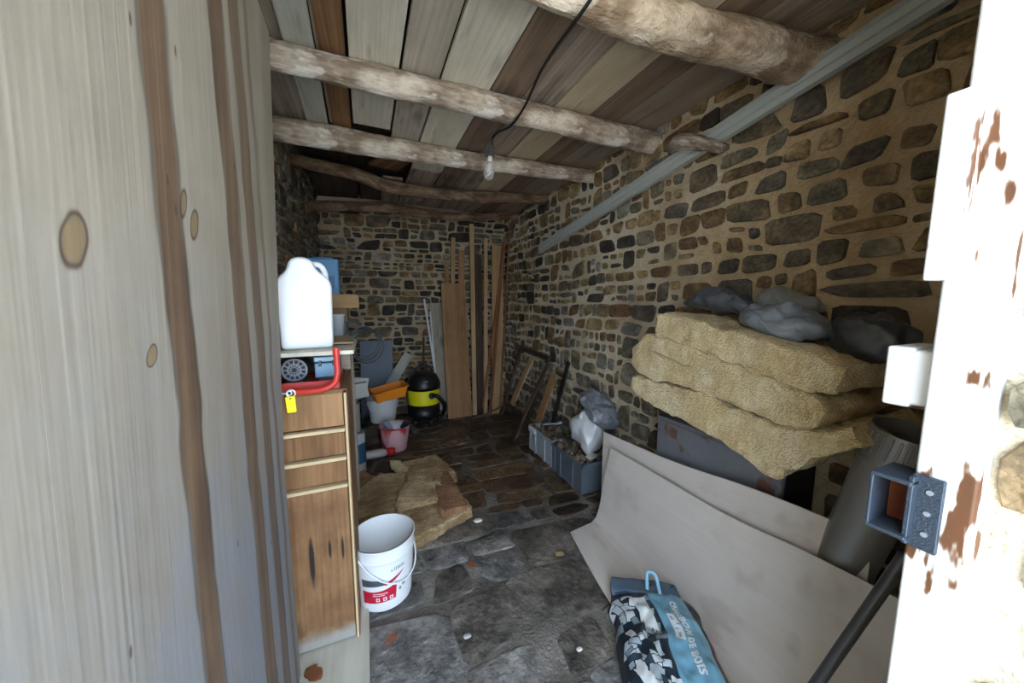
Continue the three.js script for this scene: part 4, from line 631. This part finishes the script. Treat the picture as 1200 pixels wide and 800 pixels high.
{
  const p = thing('stove_pipe', 'grey metal stove pipe leaning beside the metal cabinet behind the jamb', 'pipe', [1.52, 0.0, -0.62]);
  const d = V(-0.09, 1.05, 0.245), q = new THREE.Quaternion().setFromUnitVectors(V(0, 1, 0), d.clone().normalize()); p.quaternion.copy(q); p.position.set(1.49, 0.02, -0.655);
  const m = std({ color: '#9c9a95', roughness: 0.34, metalness: 0.6, bumpMap: rep(fineBump, 0.4, 0.4), bumpScale: 0.001 });
  part(p, 'tube', lathe([[0.068, 0], [0.075, 0], [0.075, 0.93], [0.079, 0.935], [0.079, 0.95], [0.075, 0.955], [0.074, 1.05], [0.069, 1.05], [0.068, 0]], 40), m);
  const cr = []; for (let k = 0; k < 26; k++) cr.push(bev(0.006, 0.07, 0.006, 0.002).translate(0.075, 1.005, 0).rotateY(k / 26 * Math.PI * 2)); part(p, 'crimped_collar', merge(...cr), m, null, null, 'crimped collar at the top end');
}

// ---------------------------------------------------------------- cardboard sheets on the right
const sheetTex = tex(512, 512, (u, v) => { const a = fbm(u, v, 3, 3, 5, 551), b = fbm(u, v, 6, 90, 2, 552), r = fbm(u, v, 5, 5, 4, 553); let c = mix(rgb('#ccc3b9'), rgb('#e2dad2'), clamp(0.5 + (a - 0.5) * 1.2 + (b - 0.5) * 0.3)); return mix(c, rgb('#857463'), 0.2 * step(0.6, 0.8, r)); });
const sheetM = std({ map: rep(sheetTex, 1.1, 1.1), roughness: 0.85 });
// a bent sheet: rows of points given from one edge to the other, with thickness
function sheet(rows, t, nu, nv) {
  const cs = rows.map((r) => new THREE.CatmullRomCurve3(r.map((p) => V(...p)), false, 'centripetal')), pos = [], uv = [], idx = []; const grid = [];
  for (let i = 0; i <= nu; i++) { const a = i / nu, col = new THREE.CatmullRomCurve3(cs.map((c) => c.getPoint(a)), false, 'centripetal'); for (let j = 0; j <= nv; j++) { grid.push(col.getPoint(j / nv)); } }
  const at = (i, j) => grid[Math.min(nu, Math.max(0, i)) * (nv + 1) + Math.min(nv, Math.max(0, j))], W = nv + 1, Nn = (nu + 1) * W;
  for (const s of [0, 1]) for (let i = 0; i <= nu; i++) for (let j = 0; j <= nv; j++) { const du = at(i + 1, j).clone().sub(at(i - 1, j)), dv = at(i, j + 1).clone().sub(at(i, j - 1)), n = du.cross(dv).normalize(), p = at(i, j).clone().addScaledVector(n, s ? -t : 0); pos.push(p.x, p.y, p.z); uv.push(i / nu * 1.3, j / nv * 0.9); }
  for (let i = 0; i < nu; i++) for (let j = 0; j < nv; j++) { const a = i * W + j, b = a + W; idx.push(a, b, a + 1, b, b + 1, a + 1, a + Nn, a + 1 + Nn, b + Nn, b + Nn, a + 1 + Nn, b + 1 + Nn); }
  const side = (a, b) => idx.push(a, b, a + Nn, b, b + Nn, a + Nn);
  for (let i = 0; i < nu; i++) { side(i * W + W, i * W); side(i * W + nv, i * W + W + nv); } for (let j = 0; j < nv; j++) { side(j, j + 1); side(nu * W + j + 1, nu * W + j); }
  const g = new THREE.BufferGeometry(); g.setAttribute('position', new THREE.Float32BufferAttribute(pos, 3)); g.setAttribute('uv', new THREE.Float32BufferAttribute(uv, 2)); g.setIndex(idx); return toCreasedNormals(g.toNonIndexed(), 0.5);
}
solo('cardboard_sheet', 'rear flattened cardboard sheet propped against the metal cabinet', 'cardboard', sheet([[[1.415, 0.555, -1.76], [1.41, 0.60, -1.2], [1.405, 0.66, -0.8], [1.40, 0.69, -0.46]], [[1.40, 0.3, -1.745], [1.395, 0.3, -1.2], [1.39, 0.33, -0.8], [1.385, 0.34, -0.45]], [[1.39, 0.015, -1.73], [1.385, 0.015, -1.2], [1.38, 0.015, -0.8], [1.375, 0.015, -0.44]]], 0.006, 30, 8), sheetM);
{
  const c = thing('cardboard_sheet', 'front flattened cardboard sheet bent along the floor under the charcoal sack', 'cardboard');
  part(c, 'upright_panel', sheet([[[1.375, 0.50, -1.64], [1.372, 0.505, -1.25], [1.37, 0.51, -0.88], [1.36, 0.55, -0.6], [1.355, 0.57, -0.33]], [[1.35, 0.3, -1.66], [1.345, 0.3, -1.25], [1.34, 0.3, -0.88], [1.335, 0.3, -0.6], [1.33, 0.3, -0.32]], [[1.325, 0.1, -1.67], [1.315, 0.1, -1.25], [1.305, 0.1, -0.88], [1.295, 0.1, -0.6], [1.285, 0.1, -0.3]], [[1.30, 0.035, -1.67], [1.285, 0.035, -1.25], [1.265, 0.035, -0.88], [1.25, 0.035, -0.6], [1.24, 0.035, -0.3]], [[1.26, 0.016, -1.66], [1.23, 0.016, -1.25], [1.19, 0.016, -0.88], [1.17, 0.016, -0.6], [1.16, 0.016, -0.28]]], 0.005, 40, 30), sheetM);
  part(c, 'floor_flap', sheet([[[1.262, 0.0165, -1.66], [1.232, 0.0165, -1.25], [1.192, 0.0165, -0.88], [1.162, 0.0165, -0.28]], [[1.08, 0.02, -1.63], [1.0, 0.018, -1.25], [0.96, 0.018, -0.95], [0.9, 0.018, -0.3]]], 0.005, 24, 6), sheetM);
}
{
  // the metal bar leaning by the jamb
  solo('metal_bar', 'dark grey round metal bar leaning against the inside of the white jamb', 'bar', rod([0.98, 0.40, -0.405], [1.07, 0.85, -0.297], 0.0125, 14), plain('#5b5c5e', 0.4, 0.6));
}

// ---------------------------------------------------------------- the charcoal sack
{
  const cv = document.createElement('canvas'); cv.width = 768; cv.height = 1200; const x = cv.getContext('2d'), R = rng(901);
  x.fillStyle = '#22303d'; x.fillRect(0, 0, 768, 1200);
  for (let k = 0; k < 70; k++) { const px = R() * 330, py = R() * 1200, w = 30 + R() * 75, h = 26 + R() * 90; x.fillStyle = ['#c9d6dc', '#e4ecee', '#8fa3b0', '#3a4b5a', '#aebcc5'][Math.floor(R() * 5)]; x.save(); x.translate(px, py); x.rotate((R() - 0.5) * 0.7); x.fillRect(-w / 2, -h / 2, w, h); x.strokeStyle = '#16202a'; x.lineWidth = 5; x.strokeRect(-w / 2, -h / 2, w, h); x.restore(); }
  x.fillStyle = '#eef3f2'; x.beginPath(); x.moveTo(150, 140); x.lineTo(290, 130); x.lineTo(310, 430); x.lineTo(215, 400); x.fill(); x.beginPath(); x.moveTo(60, 700); x.lineTo(150, 760); x.lineTo(330, 1180); x.lineTo(250, 1180); x.fill();
  x.fillStyle = '#7fb6cf'; x.beginPath(); x.moveTo(315, 0); x.lineTo(650, 0); x.quadraticCurveTo(690, 600, 660, 1200); x.lineTo(330, 1200); x.quadraticCurveTo(400, 600, 315, 0); x.fill();
  x.fillStyle = '#96c6da'; x.beginPath(); x.moveTo(590, 0); x.lineTo(650, 0); x.quadraticCurveTo(690, 600, 660, 1200); x.lineTo(620, 1200); x.quadraticCurveTo(650, 600, 590, 0); x.fill();
  x.fillStyle = '#b8472e'; x.fillRect(690, 420, 60, 120); x.fillStyle = '#d79a4a'; x.fillRect(700, 520, 50, 60);
  x.fillStyle = '#f3f7f7'; x.save(); x.translate(500, 175); x.rotate(Math.PI / 2); x.font = 'bold 70px sans-serif'; x.fillText('CHARBON DE BOIS', 0, 0, 560); x.strokeStyle = '#f3f7f7'; x.lineWidth = 3; x.strokeText('CHARBON DE BOIS', 0, 0, 560); x.restore();
  x.fillRect(415, 330, 66, 190); x.fillStyle = '#7fb6cf'; x.fillRect(430, 350, 14, 36); x.fillRect(445, 410, 30, 10); x.fillRect(424, 440, 26, 8); x.fillRect(440, 470, 14, 34);
  const t = new THREE.CanvasTexture(cv); t.colorSpace = THREE.SRGBColorSpace;
  const nu = 44, nv = 64, hw = 0.19, hl = 0.33, H = 0.125, pos = [], uv = [], idx = [];
  for (const s of [1, 0]) for (let j = 0; j <= nv; j++) for (let i = 0; i <= nu; i++) {
    const a = i / nu * 2 - 1, b = j / nv * 2 - 1, k = Math.sqrt(Math.max(0, 1 - Math.abs(a) ** 3.2)) * Math.sqrt(Math.max(0, 1 - Math.abs(b) ** 4));
    let X = a * hw * (1 - 0.08 * Math.abs(b) ** 3), Z = b * hl, Y = s ? 0.006 + H * k * (0.92 + 0.08 * n3(a * 2, b * 3, 1, 5)) + k * (0.012 * n3(a * 5, b * 7, 3, 7) + 0.006 * n3(a * 14, b * 12, 5, 9)) : 0.002;
    pos.push(X + 0.012 * n3(b * 4, a * 2, 2, 3), Y, Z + 0.012 * n3(a * 4, b * 2, 6, 4)); uv.push(i / nu, 1 - j / nv);
  }
  const W = nu + 1, N = W * (nv + 1);
  for (let j = 0; j < nv; j++) for (let i = 0; i < nu; i++) { const a = j * W + i; idx.push(a, a + W, a + 1, a + 1, a + W, a + W + 1); idx.push(N + a, N + a + 1, N + a + W, N + a + 1, N + a + W + 1, N + a + W); }
  const rim = (a, b) => idx.push(a, b, N + a, b, N + b, N + a); for (let i = 0; i < nu; i++) { rim(i + 1, i); rim(nv * W + i, nv * W + i + 1); } for (let j = 0; j < nv; j++) { rim(j * W, j * W + W); rim(j * W + W + nu, j * W + nu); }
  const g = new THREE.BufferGeometry(); g.setAttribute('position', new THREE.Float32BufferAttribute(pos, 3)); g.setAttribute('uv', new THREE.Float32BufferAttribute(uv, 2)); g.setIndex(idx); g.computeVertexNormals();
  const b = thing('charcoal_sack', 'blue and black printed charcoal sack lying on the cardboard by the door', 'sack', [0.985, 0.021, -0.79], -0.52);
  part(b, 'body', g, std({ map: t, roughness: 0.4 }));
  part(b, 'folded_top', wobble(new TessellateModifier(0.03, 5).modify(new THREE.BoxGeometry(0.3, 0.05, 0.07).toNonIndexed()), 0.014, 22, 9), plain('#566a7c', 0.45), [-0.02, 0.045, -0.335]);
  part(b, 'carrying_strap', tube([[-0.02, 0.1, -0.29], [-0.015, 0.165, -0.31], [0.01, 0.17, -0.3], [0.03, 0.1, -0.27]], 0.008, 24, 6), plain('#8cc0d6', 0.4));
}

// ---------------------------------------------------------------- bits on the floor
{
  const leaf = (label, p, s, hex, ry) => { const sh = new THREE.Shape(); sh.moveTo(0, -1); sh.quadraticCurveTo(0.8, -0.6, 0.5, 0.1); sh.quadraticCurveTo(0.9, 0.3, 0.1, 1); sh.quadraticCurveTo(-0.7, 0.6, -0.5, 0); sh.quadraticCurveTo(-0.9, -0.5, 0, -1); const g = new THREE.ExtrudeGeometry(sh, { depth: 0.06, bevelEnabled: false, curveSegments: 6 }).rotateX(-Math.PI / 2).scale(s, s, s), P = g.attributes.position; for (let i = 0; i < P.count; i++) P.setY(i, P.getY(i) + s * 0.5 * (P.getX(i) / s) ** 2); g.computeVertexNormals(); solo('dry_leaf', label, 'leaf', g, plain(hex, 0.8), p, [0, ry, 0]); };
  leaf('large curled brown dry leaf on the white floor board', [-0.24, 0.021, -1.33], 0.042, '#7a4a2c', 0.8);
  leaf('small orange brown leaf on the grey paving in the middle', [0.46, 0.018, -1.62], 0.026, '#96552e', 0.3);
  leaf('pale dry leaf on the paving near the cardboard flap', [0.93, 0.018, -1.5], 0.026, '#b89a68', 1.4);
  leaf('brown leaf fragment beside the white floor board', [0.04, 0.018, -1.36], 0.03, '#8a5a40', 2.2);
  const chip = (label, p, s, m) => solo('plaster_chip', label, 'chip', wobble(new THREE.IcosahedronGeometry(s, 2).scale(1.4, 0.45, 0.9), s * 0.2, 0.6 / s, 12), m, p);
  chip('white plaster chip on the paving at the corner of the insulation heap', [0.60, 0.022, -1.96], 0.022, plain('#d8d3c8', 0.9));
  chip('small white chip on the grey paving left of the charcoal sack', [0.73, 0.018, -1.02], 0.01, plain('#dddad2', 0.9));
  chip('grey chip on the paving in front of the paint bucket', [0.33, 0.018, -1.25], 0.013, plain('#b5b1aa', 0.9));
}
renderer.render(scene, camera);
